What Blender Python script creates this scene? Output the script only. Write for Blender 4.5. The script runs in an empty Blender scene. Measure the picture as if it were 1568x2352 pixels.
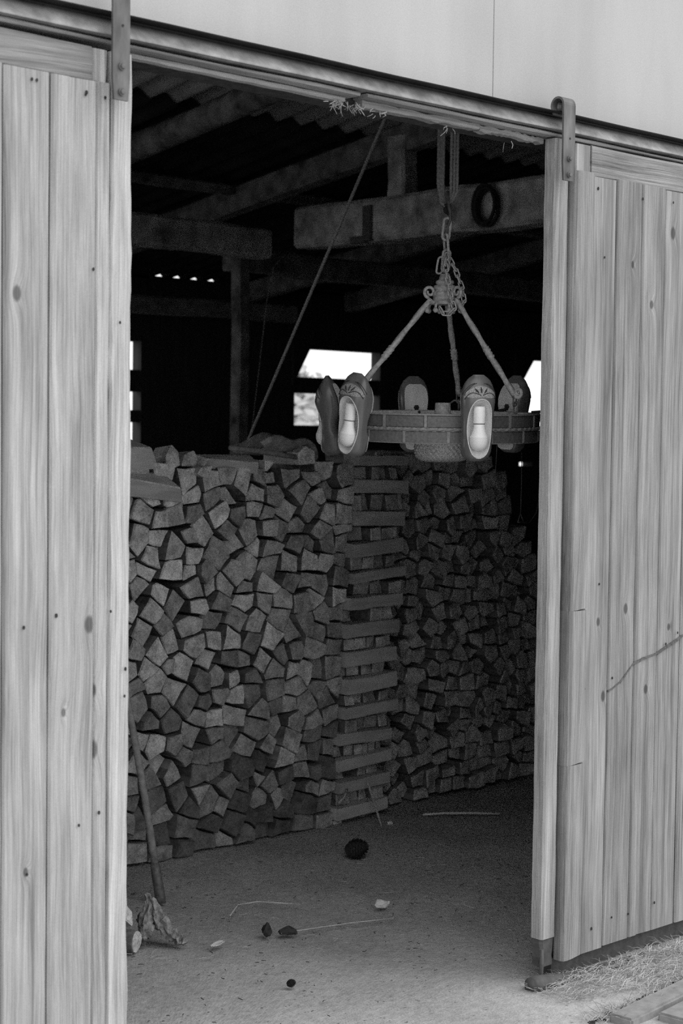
import bpy, bmesh, math, random
from mathutils import Vector, Matrix, Euler
R = math.radians
sc = bpy.context.scene
col = sc.collection
random.seed(7)

# ------------------------------------------------------------------ camera, sky, exposure
cam = bpy.data.cameras.new('camera')
cam.sensor_fit = 'VERTICAL'; cam.sensor_height = 36.0
cam.lens = 3775 / 2352 * 36.0
cam.clip_start = 0.05; cam.clip_end = 300
co = bpy.data.objects.new('camera', cam); col.objects.link(co)
cr, cu, cf = Vector((.73069, -.682596, .012413)), Vector((.0226106, .0423678, .9988462)), Vector((.682334, .729567, -.0463917))
M = Matrix((cr, cu, -cf)).transposed().to_4x4()
M.translation = Vector((-2.12803, -2.95767, 1.55))
co.matrix_world = M
cam.dof.use_dof = True; cam.dof.focus_distance = 4.85; cam.dof.aperture_fstop = 5.0
sc.camera = co

w = bpy.data.worlds.new('sky'); sc.world = w; w.use_nodes = True
wn = w.node_tree.nodes; wl = w.node_tree.links
bg = wn['Background']
tc = wn.new('ShaderNodeTexCoord'); sx = wn.new('ShaderNodeSeparateXYZ'); mr = wn.new('ShaderNodeMapRange'); cb = wn.new('ShaderNodeCombineColor')
wl.new(tc.outputs['Generated'], sx.inputs[0]); wl.new(sx.outputs['Z'], mr.inputs['Value'])
mr.inputs['From Min'].default_value = 0.0; mr.inputs['From Max'].default_value = 1.0
mr.inputs['To Min'].default_value = 0.95; mr.inputs['To Max'].default_value = 1.3
for i in range(3): wl.new(mr.outputs[0], cb.inputs[i])
wl.new(cb.outputs[0], bg.inputs['Color']); bg.inputs['Strength'].default_value = 1.0

sun = bpy.data.lights.new('sun_behind_cloud', 'SUN'); sun.energy = 0.9; sun.angle = R(55)
so_ = bpy.data.objects.new('sun_behind_cloud', sun); col.objects.link(so_)
so_.rotation_euler = Vector((.62, -.48, .80)).to_track_quat('Z', 'Y').to_euler()

vs = sc.view_settings
vs.view_transform = 'Standard'; vs.look = 'None'; vs.gamma = 1.0; vs.use_curve_mapping = False
vs.exposure = 0.47
sc.cycles.use_denoising = False
sc.cycles.max_bounces = 8; sc.cycles.diffuse_bounces = 6

# ------------------------------------------------------------------ materials
def g(v): return (v, v, v, 1)
class NT:
    def __init__(s, name):
        s.m = bpy.data.materials.new(name); s.m.use_nodes = True
        s.n = s.m.node_tree.nodes; s.l = s.m.node_tree.links
        s.b = s.n['Principled BSDF']
    def new(s, t, **kw):
        n = s.n.new(t)
        for k, v in kw.items(): setattr(n, k, v)
        return n
    def put(s, sock, v):
        if isinstance(v, bpy.types.NodeSocket): s.l.new(v, sock)
        elif v is not None: sock.default_value = v
    def math(s, op, a, b=None, c=None, clamp=False):
        n = s.new('ShaderNodeMath', operation=op); n.use_clamp = clamp
        for i, v in enumerate((a, b, c)):
            if v is not None: s.put(n.inputs[i], v)
        return n.outputs[0]
    def vmath(s, op, a, b=None):
        n = s.new('ShaderNodeVectorMath', operation=op)
        s.put(n.inputs[0], a)
        if b is not None: s.put(n.inputs[1], b)
        return n.outputs[0]
    def noise(s, vec, scale, detail=3, rough=.55):
        n = s.new('ShaderNodeTexNoise')
        if vec is not None: s.put(n.inputs['Vector'], vec)
        n.inputs['Scale'].default_value = scale; n.inputs['Detail'].default_value = detail; n.inputs['Roughness'].default_value = rough
        return n.outputs['Fac']
    def rng(s, v, a, b, c, d, smooth=False):
        n = s.new('ShaderNodeMapRange'); n.interpolation_type = 'SMOOTHSTEP' if smooth else 'LINEAR'
        s.put(n.inputs['Value'], v)
        for k, x in zip(('From Min', 'From Max', 'To Min', 'To Max'), (a, b, c, d)): s.put(n.inputs[k], x)
        return n.outputs[0]
    def gray(s, v):
        n = s.new('ShaderNodeCombineColor')
        for i in range(3): s.put(n.inputs[i], v)
        return n.outputs[0]
    def color(s, v): s.l.new(s.gray(v), s.b.inputs['Base Color'])
    def bump(s, h, strength, dist=.002):
        n = s.new('ShaderNodeBump'); n.inputs['Strength'].default_value = strength; n.inputs['Distance'].default_value = dist
        s.l.new(h, n.inputs['Height']); s.l.new(n.outputs[0], s.b.inputs['Normal'])
    def obj(s): return s.new('ShaderNodeTexCoord').outputs['Object']
    def rnd(s): return s.new('ShaderNodeObjectInfo').outputs['Random']
    def set(s, rough=.8, metal=0., spec=.25):
        s.b.inputs['Roughness'].default_value = rough; s.b.inputs['Metallic'].default_value = metal
        s.b.inputs['Specular IOR Level'].default_value = spec
        return s.m

def weathered(name, lo, hi, horizontal=False, knots=True, var=.17):
    t = NT(name); o = t.obj(); r = t.rnd()
    sp = t.new('ShaderNodeSeparateXYZ'); t.l.new(o, sp.inputs[0])
    along, across = (sp.outputs['X'], sp.outputs['Z']) if horizontal else (sp.outputs['Z'], sp.outputs['X'])
    depth = sp.outputs['Y']
    def comb(x, y, z):
        n = t.new('ShaderNodeCombineXYZ')
        for i, v in enumerate((x, y, z)): t.put(n.inputs[i], v)
        return n.outputs[0]
    off = t.math('MULTIPLY', r, 57.0)
    al = t.math('ADD', along, off)
    wander = t.noise(comb(t.math('MULTIPLY', across, 2.0), off, t.math('MULTIPLY', al, .7)), 1.6, 2)
    ac = t.math('MULTIPLY_ADD', wander, .06, across)
    dark = None
    if knots:
        for nm in ('knot_a', 'knot_b'):
            a = t.new('ShaderNodeAttribute', attribute_type='OBJECT', attribute_name=nm)
            k = t.new('ShaderNodeSeparateXYZ'); t.l.new(a.outputs['Vector'], k.inputs[0])
            sz = t.math('MAXIMUM', k.outputs['Z'], .0004)
            dx = t.math('DIVIDE', t.math('SUBTRACT', across, k.outputs['X']), sz)
            dz = t.math('DIVIDE', t.math('SUBTRACT', along, k.outputs['Y']), t.math('MULTIPLY', sz, 1.7))
            d2 = t.math('ADD', t.math('MULTIPLY', dx, dx), t.math('MULTIPLY', dz, dz))
            bmp = t.math('EXPONENT', t.math('MULTIPLY', d2, -.22))
            ac = t.math('MULTIPLY_ADD', bmp, .016, ac)
            kn = t.rng(d2, .35, 1.4, 1, 0, True)
            dark = kn if dark is None else t.math('MAXIMUM', dark, kn)
    d2y = t.math('ADD', depth, off)
    fine = t.noise(comb(t.math('MULTIPLY', ac, 330), t.math('MULTIPLY', d2y, 330), t.math('MULTIPLY', al, 5)), 1, 4, .7)
    fib = t.noise(comb(t.math('MULTIPLY', across, 1100), t.math('MULTIPLY', d2y, 1100), t.math('MULTIPLY', al, 420)), 1, 2, .6)
    mid = t.noise(comb(t.math('MULTIPLY', ac, 60), t.math('MULTIPLY', d2y, 60), t.math('MULTIPLY', al, .7)), 1, 6, .65)
    blot = t.noise(comb(t.math('MULTIPLY', across, 16), d2y, t.math('MULTIPLY', al, 2.6)), 1, 5, .6)
    crack = t.noise(comb(t.math('MULTIPLY', ac, 95), off, t.math('MULTIPLY', al, 1.1)), 1, 1)
    v = t.math('ADD', t.math('MULTIPLY', fine, .40), t.math('MULTIPLY', mid, .30))
    v = t.math('ADD', v, t.math('MULTIPLY', blot, .30))
    v = t.rng(v, .37, .61, lo * .78, hi * 1.05)
    v = t.math('MULTIPLY', v, t.rng(fib, .3, .7, .86, 1.14))
    streak = t.noise(comb(t.math('MULTIPLY', across, 26), d2y, t.math('MULTIPLY', al, .42)), 1, 2)
    v = t.math('MULTIPLY', v, t.rng(streak, .53, .68, 1, .70, True))
    v = t.math('MULTIPLY', v, t.rng(r, 0, 1, 1 - var, 1 + var))
    v = t.math('MULTIPLY', v, t.rng(crack, .70, .78, 1, .55, True))
    if dark is not None: v = t.math('MULTIPLY', v, t.math('SUBTRACT', 1, t.math('MULTIPLY', dark, .62)))
    t.color(v)
    t.bump(t.math('ADD', fine, mid), .45, .0025)
    return t.set(.85, 0, .15)

def simple(name, v, rough=.8, metal=0., spec=.25, ns=30., amt=.25, bump=.3, bd=.002, stretch=(1, 1, 1), rv=0.):
    t = NT(name); o = t.obj()
    mp = t.new('ShaderNodeMapping'); t.l.new(o, mp.inputs[0]); mp.inputs['Scale'].default_value = stretch
    r = t.rnd()
    vec = t.vmath('ADD', mp.outputs[0], t.gray(t.math('MULTIPLY', r, 31)))
    n = t.noise(vec, ns, 5)
    val = t.rng(n, .25, .75, v * (1 - amt), v * (1 + amt))
    if rv: val = t.math('MULTIPLY', val, t.rng(r, 0, 1, 1 - rv, 1 + rv))
    t.color(val)
    if bump: t.bump(n, bump, bd)
    return t.set(rough, metal, spec)

M_wood = weathered('weathered_boards_pale', .26, .54)
M_woodR = weathered('weathered_boards_grey', .17, .40)
M_rail = weathered('weathered_rail', .20, .46, True, False)
M_rail2 = weathered('stained_top_rail', .10, .36, True, False)
M_timber = simple('old_timber', .22, .9, ns=11, amt=.8, bump=.5, bd=.006, stretch=(1, 1, 1))
M_tie = simple('limewashed_timber', .50, .9, ns=9, amt=.75, bump=.5, bd=.006)
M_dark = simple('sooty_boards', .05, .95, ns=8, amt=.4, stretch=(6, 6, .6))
M_iron = simple('rusted_iron', .13, .62, .35, .4, ns=70, amt=.45, bump=.4)
M_strap = simple('galvanised_strap', .125, .6, .3, .4, ns=34, amt=.6, bump=.25, stretch=(1, 1, .3))
t = NT('steel_track'); o = t.obj(); n1 = t.noise(o, 30, 4); n2 = t.noise(o, 9, 3)
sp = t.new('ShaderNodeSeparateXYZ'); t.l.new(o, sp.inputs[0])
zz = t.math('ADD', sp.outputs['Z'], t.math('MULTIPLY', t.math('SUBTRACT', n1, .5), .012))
v = t.math('MULTIPLY', t.math('MULTIPLY', t.rng(n2, .3, .7, .18, .36), t.rng(n1, .35, .65, .75, 1.15)), t.rng(zz, 2.430, 2.4475, 1, .05, True)); t.color(v); M_track = t.set(.55, .1, .3)  # steel turns darker along the upper web, with a noisy edge
M_cast = simple('cast_iron_grey', .44, .75, .15, .3, ns=90, amt=.4, bump=.5)
M_brick = simple('dull_glazed_brick', .12, .6, .0, .4, ns=120, amt=.3, bump=.6, bd=.001, rv=.15)
M_mortar = simple('raised_joint', .24, .6, .0, .4, ns=120, amt=.3, bump=.5, bd=.001)
M_clog = simple('varnished_clog_wood', .14, .24, 0, .5, ns=14, amt=.3, bump=.08, stretch=(3, 3, .5), rv=.1)
M_raw = simple('raw_clog_wood', .68, .7, 0, .3, ns=30, amt=.15, bump=.2, stretch=(2, 2, .5))
M_rope = simple('hemp_rope', .30, .95, ns=160, amt=.35, bump=.5)
M_ropedk = simple('dusty_strap_rope', .24, .95, ns=120, amt=.4, bump=.5)
M_black = simple('dark_scrap', .035, .8, ns=60, amt=.4, bump=.6)
M_plinth = simple('damp_plinth', .09, .9, ns=40, amt=.35, bump=.6)
M_straw = simple('dry_straw', .43, .8, ns=25, amt=.35, bump=0)
M_chip = simple('pale_wood_chip', .62, .8, ns=50, amt=.15, bump=.3)
M_bark = simple('log_bark', .12, .95, ns=45, amt=.6, bump=.9, bd=.004, rv=.3)
M_stone = simple('kerb_stone', .26, .9, ns=30, amt=.25, bump=.5)
M_leafy = simple('pale_hedge_leaf', .42, .7, ns=3, amt=.3, bump=0)
M_ground = None

t = NT('porcelain_white'); t.color(.92); M_white = t.set(.35, 0, .4)
t = NT('opal_globe'); t.color(.80); M_globe = t.set(.45, 0, .4)
t = NT('carved_raw_band'); o = t.obj()
wv = t.noise(o, 420, 2); t.color(t.rng(wv, .38, .6, .16, .44)); t.bump(wv, .5, .001); M_band = t.set(.7)
t = NT('pressed_glass'); t.color(.8); t.b.inputs['Transmission Weight'].default_value = .6; t.b.inputs['IOR'].default_value = 1.45; M_glass = t.set(.08, 0, .9)

t = NT('fibre_cement_sheet'); o = t.obj()
mp = t.new('ShaderNodeMapping'); t.l.new(o, mp.inputs[0]); mp.inputs['Scale'].default_value = (1.6, 1, .35)
a = t.noise(mp.outputs[0], 4, 4); b = t.noise(o, 260, 3); c = t.noise(o, 1.3, 2)
v = t.math('ADD', t.math('ADD', t.math('MULTIPLY', a, .3), t.math('MULTIPLY', b, .25)), t.math('MULTIPLY', c, .45))
sk = t.noise(o, 900, 2, .6); v = t.math('MULTIPLY', t.rng(v, .3, .7, .36, .56), t.rng(sk, .3, .7, .88, 1.12)); t.color(v); t.bump(b, .15, .001); M_panel = t.set(.8, 0, .2)

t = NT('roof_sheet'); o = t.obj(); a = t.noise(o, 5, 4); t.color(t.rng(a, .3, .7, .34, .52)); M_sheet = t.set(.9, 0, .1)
t = NT('dark_roof_sheet'); o = t.obj(); a = t.noise(o, 5, 4); t.color(t.rng(a, .3, .7, .02, .05)); M_sheet2 = t.set(.95, 0, .1)  # back course of sheets, a much darker grey than the front one

t = NT('trodden_earth'); o = t.obj()
a = t.noise(o, 2.2, 3); b = t.noise(o, 38, 4, .65); c = t.noise(o, 150, 2)
v = t.math('ADD', t.math('ADD', t.math('MULTIPLY', a, .35), t.math('MULTIPLY', b, .4)), t.math('MULTIPLY', c, .25))
v = t.rng(v, .32, .68, .24, .52)
sp = t.noise(o, 70, 1); v = t.math('MULTIPLY', v, t.rng(sp, .70, .76, 1, .45, True))
t.color(v); t.bump(t.math('ADD', b, t.math('MULTIPLY', c, .5)), .7, .006); M_ground = t.set(.95, 0, .1)

t = NT('log_end_grain'); o = t.obj(); r = t.rnd()
vec = t.vmath('ADD', o, t.gray(t.math('MULTIPLY', r, 23)))
a = t.noise(vec, 22, 3); b = t.noise(vec, 140, 3)
wv = t.new('ShaderNodeTexWave', wave_type='RINGS'); wv.rings_direction = 'Y'; t.l.new(vec, wv.inputs[0]); wv.inputs['Scale'].default_value = 22; wv.inputs['Distortion'].default_value = 3
v = t.math('ADD', t.math('MULTIPLY', a, .6), t.math('MULTIPLY', b, .4))
spk = t.noise(vec, 55, 4, .7); v = t.rng(v, .34, .66, .45, 1.35); v = t.math('MULTIPLY', v, t.rng(spk, .58, .72, 1, .5, True))
v = t.math('MULTIPLY', v, t.rng(wv.outputs['Fac'], 0, 1, .97, 1.03))
r2 = t.math('FRACT', t.math('MULTIPLY', r, 7.31))
at = t.new('ShaderNodeAttribute', attribute_type='OBJECT', attribute_name='end_dark')
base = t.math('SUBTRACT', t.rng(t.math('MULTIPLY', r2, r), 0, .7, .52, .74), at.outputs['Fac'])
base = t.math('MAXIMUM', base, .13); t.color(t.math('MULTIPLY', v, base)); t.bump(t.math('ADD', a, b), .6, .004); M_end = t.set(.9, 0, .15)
M_split = simple('split_log_side', .18, .9, ns=40, amt=.4, bump=.6, bd=.004, stretch=(1, .15, 1), rv=.3)
M_plank = simple('sawn_offcut', .44, .9, ns=30, amt=.25, bump=.4, stretch=(.2, 1, 1), rv=.15)

# ------------------------------------------------------------------ helpers
def mesh(name, verts, faces, mats, parent=None, idx=None, smooth=False, loc=None):
    me = bpy.data.meshes.new(name)
    if loc is not None:
        L = Vector(loc); verts = [Vector(v) - L for v in verts]
    me.from_pydata([tuple(v) for v in verts], [], faces)
    if not isinstance(mats, (list, tuple)): mats = [mats]
    for m in mats: me.materials.append(m)
    if idx:
        for p, i in zip(me.polygons, idx): p.material_index = i
    if smooth:
        for p in me.polygons: p.use_smooth = True
    me.update()
    o = bpy.data.objects.new(name, me); col.objects.link(o)
    if loc is not None: o.location = loc
    if parent: child(o, parent)
    return o
def child(o, p):
    o.parent = p
    if p.get('_loc') is not None:
        o.location = Vector(o.location) - Vector(p['_loc'])
    elif p.type == 'MESH': o.location = Vector(o.location) - Vector(p.location)
    return o
def tag(o, label, cat=None, group=None, kind=None):
    if label: o['label'] = label
    if cat: o['category'] = cat
    if group: o['group'] = group
    if kind: o['kind'] = kind
    return o
def thing(name, label, cat, loc, group=None, kind=None):
    o = bpy.data.objects.new(name, None); col.objects.link(o); o.location = loc
    o.empty_display_size = .05
    tag(o, label, cat, group, kind); o['_loc'] = list(loc)
    return o
def fix_normals(o):
    bm = bmesh.new(); bm.from_mesh(o.data); bmesh.ops.recalc_face_normals(bm, faces=bm.faces); bm.to_mesh(o.data); bm.free()
    return o
class MB:
    def __init__(s): s.v, s.f, s.i = [], [], []
    def add(s, v, f, mi=0):
        k = len(s.v); s.v += [Vector(p) for p in v]
        s.f += [tuple(a + k for a in q) for q in f]; s.i += [mi] * len(f); return s
    def box(s, a, b, mi=0):
        (x0, y0, z0), (x1, y1, z1) = a, b
        return s.add([(x0,y0,z0),(x1,y0,z0),(x1,y1,z0),(x0,y1,z0),(x0,y0,z1),(x1,y0,z1),(x1,y1,z1),(x0,y1,z1)],
                     [(0,3,2,1),(4,5,6,7),(0,1,5,4),(1,2,6,5),(2,3,7,6),(3,0,4,7)], mi)
    def obox(s, p, q, wx, wz, up=(0, 0, 1), mi=0, n=1, wob=0., ch=.12):
        """timber from p to q, chamfered section wx by wz, slightly wandering"""
        p, q, up = Vector(p), Vector(q), Vector(up)
        d = (q - p).normalized(); sd = d.cross(up).normalized(); u = sd.cross(d)
        c = min(wx, wz) * ch; a, b = wx / 2, wz / 2
        pr = [(-a+c,-b),(a-c,-b),(a,-b+c),(a,b-c),(a-c,b),(-a+c,b),(-a,b-c),(-a,-b+c)]
        V, F = [], []
        for k in range(n + 1):
            m = p.lerp(q, k / n) + sd * random.uniform(-wob, wob) + u * random.uniform(-wob, wob)
            V += [m + sd * (x + random.uniform(-wob, wob) * .6) + u * (y + random.uniform(-wob, wob) * .6) for x, y in pr]
        for k in range(n):
            for j in range(8):
                F.append((k*8+j, k*8+(j+1) % 8, k*8+8+(j+1) % 8, k*8+8+j))
        F.append(tuple(range(7, -1, -1))); F.append(tuple(n*8+j for j in range(8)))
        return s.add(V, F, mi)
    def tube(s, pts, r, n=8, closed=False, lobes=0, twist=0., amp=.15, sect=None, caps=True, mi=0):
        pts = [Vector(p) for p in pts]; N = len(pts); rr = r if isinstance(r, (list, tuple)) else [r] * N
        V, F = [], []; prev = None; L = 0
        for k in range(N):
            if closed: d = pts[(k+1) % N] - pts[k-1]
            else: d = pts[min(k+1, N-1)] - pts[max(k-1, 0)]
            d.normalize()
            if prev is None:
                up = Vector((0, 0, 1)) if abs(d.z) < .9 else Vector((0, 1, 0))
                a = d.cross(up).normalized()
            else: a = (prev - d * prev.dot(d)).normalized()
            prev = a; b = d.cross(a)
            if k: L += (pts[k] - pts[k-1]).length
            tw = twist(L) if callable(twist) else twist * L
            for j in range(n):
                an = 2 * math.pi * j / n
                if sect == 'square':
                    q = 1 / max(abs(math.cos(an)), abs(math.sin(an))); q = min(q, 1.3)
                else: q = 1 + (amp * math.cos(lobes * (an - tw)) if lobes else 0)
                aa = an + (tw if sect == 'square' else 0)
                V.append(pts[k] + (a * math.cos(aa) + b * math.sin(aa)) * rr[k] * q)
        for k in range(N if closed else N - 1):
            k2 = (k + 1) % N
            for j in range(n): F.append((k*n+j, k*n+(j+1) % n, k2*n+(j+1) % n, k2*n+j))
        if not closed and caps: F.append(tuple(range(n-1, -1, -1))); F.append(tuple((N-1)*n+j for j in range(n)))
        return s.add(V, F, mi)
    def lathe(s, prof, n=24, axis=None, base=(0, 0, 0), mod=None, mi=0):
        base = Vector(base); V, F = [], []
        for k, (r, z) in enumerate(prof):
            for j in range(n):
                a = 2 * math.pi * j / n; q = r * (mod(a, k) if mod else 1)
                V.append(base + Vector((q * math.cos(a), q * math.sin(a), z)))
        for k in range(len(prof) - 1):
            for j in range(n): F.append((k*n+j, k*n+(j+1) % n, k*n+n+(j+1) % n, k*n+n+j))
        return s.add(V, F, mi)
    def build(s, name, mats, parent=None, smooth=False, loc=None, fix=True):
        o = mesh(name, s.v, s.f, mats, parent, s.i, smooth, loc)
        return fix_normals(o) if fix else o

def plank(x0, x1, yf, yb, z0, z1, n=24, wob=.0012, ch=.0035, axis='z', slant0=0, slant1=0, groove=None):
    """sawn board: wobbly edges, eased front arrises; yf is the outward face. axis 'z' upright, 'x' lying"""
    m = MB(); V, F = [], []
    pr = [(0, yb), (0, yf + ch), (ch, yf)]
    if groove: pr += [(groove - .012, yf), (groove - .002, yf + .004), (groove + .002, yf + .004)]
    W = x1 - x0
    pr += [(W - ch, yf), (W, yf + ch), (W, yb)]
    k = len(pr); eL = eR = 0
    for i in range(n + 1):
        t = i / n
        eL = eL * .6 + random.uniform(-wob, wob); eR = eR * .6 + random.uniform(-wob, wob)
        for (x, y) in pr:
            e = eL * (1 - x / W) + eR * x / W
            z = z0 + (z1 - z0) * t
            if i == 0: z += slant0 * (x / W)
            if i == n: z += slant1 * (x / W)
            V.append((x0 + x + e, y, z) if axis == 'z' else (z, y, x0 + x + e))
    for i in range(n):
        for j in range(k): F.append((i*k+j, i*k+(j+1) % k, i*k+k+(j+1) % k, i*k+k+j))
    F.append(tuple(range(k-1, -1, -1))); F.append(tuple(n*k+j for j in range(k)))
    return m.add(V, F)

# ------------------------------------------------------------------ ground and shell
def axisvals(lo, hi, flo, fhi, step):
    v = [lo, lo * .6, lo * .35, lo * .18]
    v = [x for x in v if x < flo - .3]
    x = flo
    while x <= fhi: v.append(x); x += step
    return v + [y for y in (fhi + 1, fhi + 3, fhi + 8, hi * .6, hi) if y > fhi + .5]
xs = axisvals(-40, 60, -.6, 4.0, .045); ys = axisvals(-40, 60, -1.2, 2.4, .045)
def h2(x, y):
    s = 0
    for a, b, c, d in ((1.7, 2.3, .4, .006), (3.9, -2.1, 1.9, .004), (-6.3, 8.1, 2.7, .0025), (13.7, 9.2, .3, .0016), (-17.1, 21.3, 1.1, .001)):
        s += d * math.sin(a * x + b * y + c)
    return s
V = []; F = []
for j, y in enumerate(ys):
    for i, x in enumerate(xs):
        near = -.6 <= x <= 4 and -1.2 <= y <= 2.4
        V.append((x, y, h2(x, y) + (random.uniform(-.0015, .0015) if near else 0) - .006))
nx = len(xs)
for j in range(len(ys) - 1):
    for i in range(nx - 1): F.append((j*nx+i, j*nx+i+1, j*nx+nx+i+1, j*nx+nx+i))
fl = mesh('floor', V, F, M_ground, smooth=True)
tag(fl, 'trodden earth floor running from the yard into the dark barn', 'floor', kind='structure')

# front wall: boards behind the doors, header, jambs; pale sheets above the track
RZ = lambda y: 3.72 - .14 * y
wf = thing('wall_front', 'barn front with pale smooth sheets above the sliding door track', 'wall', (0, .1, 0), kind='structure')
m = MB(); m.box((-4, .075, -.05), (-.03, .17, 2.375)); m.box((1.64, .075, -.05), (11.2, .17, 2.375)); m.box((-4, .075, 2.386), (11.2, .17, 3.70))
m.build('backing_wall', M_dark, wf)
seams = [-4.0, -2.45, -1.21, .01, 1.234, 2.458, 3.682, 4.906, 6.13, 7.354, 8.578, 9.802, 11.03]
for a, b in zip(seams, seams[1:]):
    plank(a + .001, b - .001, .058, .072, 2.425, 3.69, n=2, wob=0, ch=.0012).build('sheet', M_panel, wf)
def batten(x0, x1, yf, yb, z0, z1, n=30, wob=.0015): return plank(z0, z1, yf, yb, x0, x1, n=n, wob=wob, axis='x', ch=.0025)
m1 = batten(-3.6, .70, .016, .07, 2.3905, 2.3985); m1.build('lintel_strip', M_rail, wf)
batten(.725, 4.6, .016, .07, 2.3905, 2.3985).build('lintel_strip', M_rail, wf)
batten(.0, .68, .050, .074, 2.3775, 2.3895, wob=.0008).build('lintel_board', M_rail, wf)
batten(.735, 1.17, .046, .074, 2.373, 2.3895, wob=.002).build('lintel_board', M_rail, wf)
batten(1.175, 1.44, .050, .074, 2.372, 2.3895, wob=.003).build('lintel_board', M_rail, wf)

# track: extruded section
prof = [(.0575, 2.4535), (-.004, 2.4535), (-.007, 2.4525), (-.007, 2.4505), (-.004, 2.4495), (.026, 2.449), (.028, 2.446), (.024, 2.438), (.014, 2.424), (.004, 2.412), (.0, 2.4065), (.0, 2.4040), (.003, 2.4035), (.0575, 2.4035)]
m = MB(); k = len(prof); V = []; F = []
xsT = [-3.6 + i * .1 for i in range(83)]
for x in xsT:
    e = .0006 * math.sin(x * 5) + .0005 * math.sin(x * 13 + 1)
    V += [(x, y, z + e) for y, z in prof]
for i in range(len(xsT) - 1):
    for j in range(k): F.append((i*k+j, i*k+(j+1) % k, i*k+k+(j+1) % k, i*k+k+j))
F += [tuple(range(k)), tuple(len(V) - 1 - j for j in range(k))]
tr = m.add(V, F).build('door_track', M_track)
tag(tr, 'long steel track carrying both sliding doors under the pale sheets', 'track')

# other walls
def wall(name, a, b, label):
    o = MB().box(a, b).build(name, M_dark); tag(o, label, 'wall', kind='structure'); return o
m = MB(); m.box((-1.3, .17, -.05), (-1.2, 2.5, 3.75)); m.box((-1.3, 6.4, -.05), (-1.2, 7.0, 3.75)); m.box((-1.3, 2.5, -.05), (-1.2, 6.4, 1.0)); m.box((-1.3, 2.5, 2.65), (-1.2, 6.4, 3.75))  # wide opening added out of view so daylight reaches the roof timbers
tag(m.build('wall_left', M_dark), 'dark boarded side wall with an unseen opening added to light the roof timbers', 'wall', kind='structure')
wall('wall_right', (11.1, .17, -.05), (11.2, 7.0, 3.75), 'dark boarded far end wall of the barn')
# back wall with openings (x0, x1, panes)
wb = thing('wall_back', 'dark back wall with small bright openings', 'wall', (4, 7.05, 0), kind='structure')
m = MB(); HOLE = (9.42, 9.60, 1.290, 1.325)
wins = [(4.35, 5.14, 1.45, 2.26), (6.62, 7.62, 1.60, 2.28), (9.33, 10.25, 1.60, 2.30)]
x = -1.3; Y0, Y1 = 7.0, 7.12
for (a, b, z0, z1) in wins:
    m.box((x, Y0, -.05), (a, Y1, 2.66)); 
    if a < HOLE[0] < b:
        m.box((a, Y0, -.05), (HOLE[0], Y1, z0)); m.box((HOLE[1], Y0, -.05), (b, Y1, z0)); m.box((HOLE[0], Y0, -.05), (HOLE[1], Y1, HOLE[2])); m.box((HOLE[0], Y0, HOLE[3]), (HOLE[1], Y1, z0))
    else: m.box((a, Y0, -.05), (b, Y1, z0))
    m.box((a, Y0, z1), (b, Y1, 2.66)); x = b
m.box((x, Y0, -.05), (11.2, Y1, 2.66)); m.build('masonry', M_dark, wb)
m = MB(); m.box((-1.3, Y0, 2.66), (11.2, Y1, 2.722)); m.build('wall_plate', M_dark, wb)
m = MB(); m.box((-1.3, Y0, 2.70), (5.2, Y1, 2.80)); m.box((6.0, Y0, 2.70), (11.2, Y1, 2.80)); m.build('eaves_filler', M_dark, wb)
wi = [0]
def window(x0, x1, z0, z1, bars, gus, label):
    wi[0] += 1
    w = thing('window_%d' % wi[0], label, 'window', ((x0 + x1) / 2, 7.03, z0), kind='structure')
    m = MB(); t = .03
    m.box((x0, 7.0, z0), (x0 + t, 7.1, z1)); m.box((x1 - t * .3, 7.0, z0), (x1, 7.1, z1)); m.box((x0, 7.0, z0), (x1, 7.1, z0 + t)); m.box((x0, 7.0, z1 - t), (x1, 7.1, z1))
    m.build('window_frame', M_dark, w)
    for (a, b) in bars: MB().box((x0, 7.01, a), (x1, 7.06, b)).build('glazing_bar', M_dark, w)
    if gus:
        gx, gz = gus
        MB().add([(x0, 6.98, z1), (x0 + gx, 6.98, z1), (x0, 6.98, z1 - gz), (x0, 7.0, z1), (x0 + gx, 7.0, z1), (x0, 7.0, z1 - gz)],
                 [(0, 2, 1), (3, 4, 5), (0, 1, 4, 3), (1, 2, 5, 4), (2, 0, 3, 5)]).build('corner_board', M_dark, w)
window(*wins[0], [(1.63, 1.72), (1.857, 2.018)], None, 'blown-out barred opening beside the left door edge')
window(*wins[1], [(1.89, 2.02)], (.20, .33), 'bright opening behind the chandelier, upper corner cut off by a board')
window(*wins[2], [(1.70, 1.78)], (.28, .36), 'bright opening glimpsed beside the right door edge')

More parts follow.
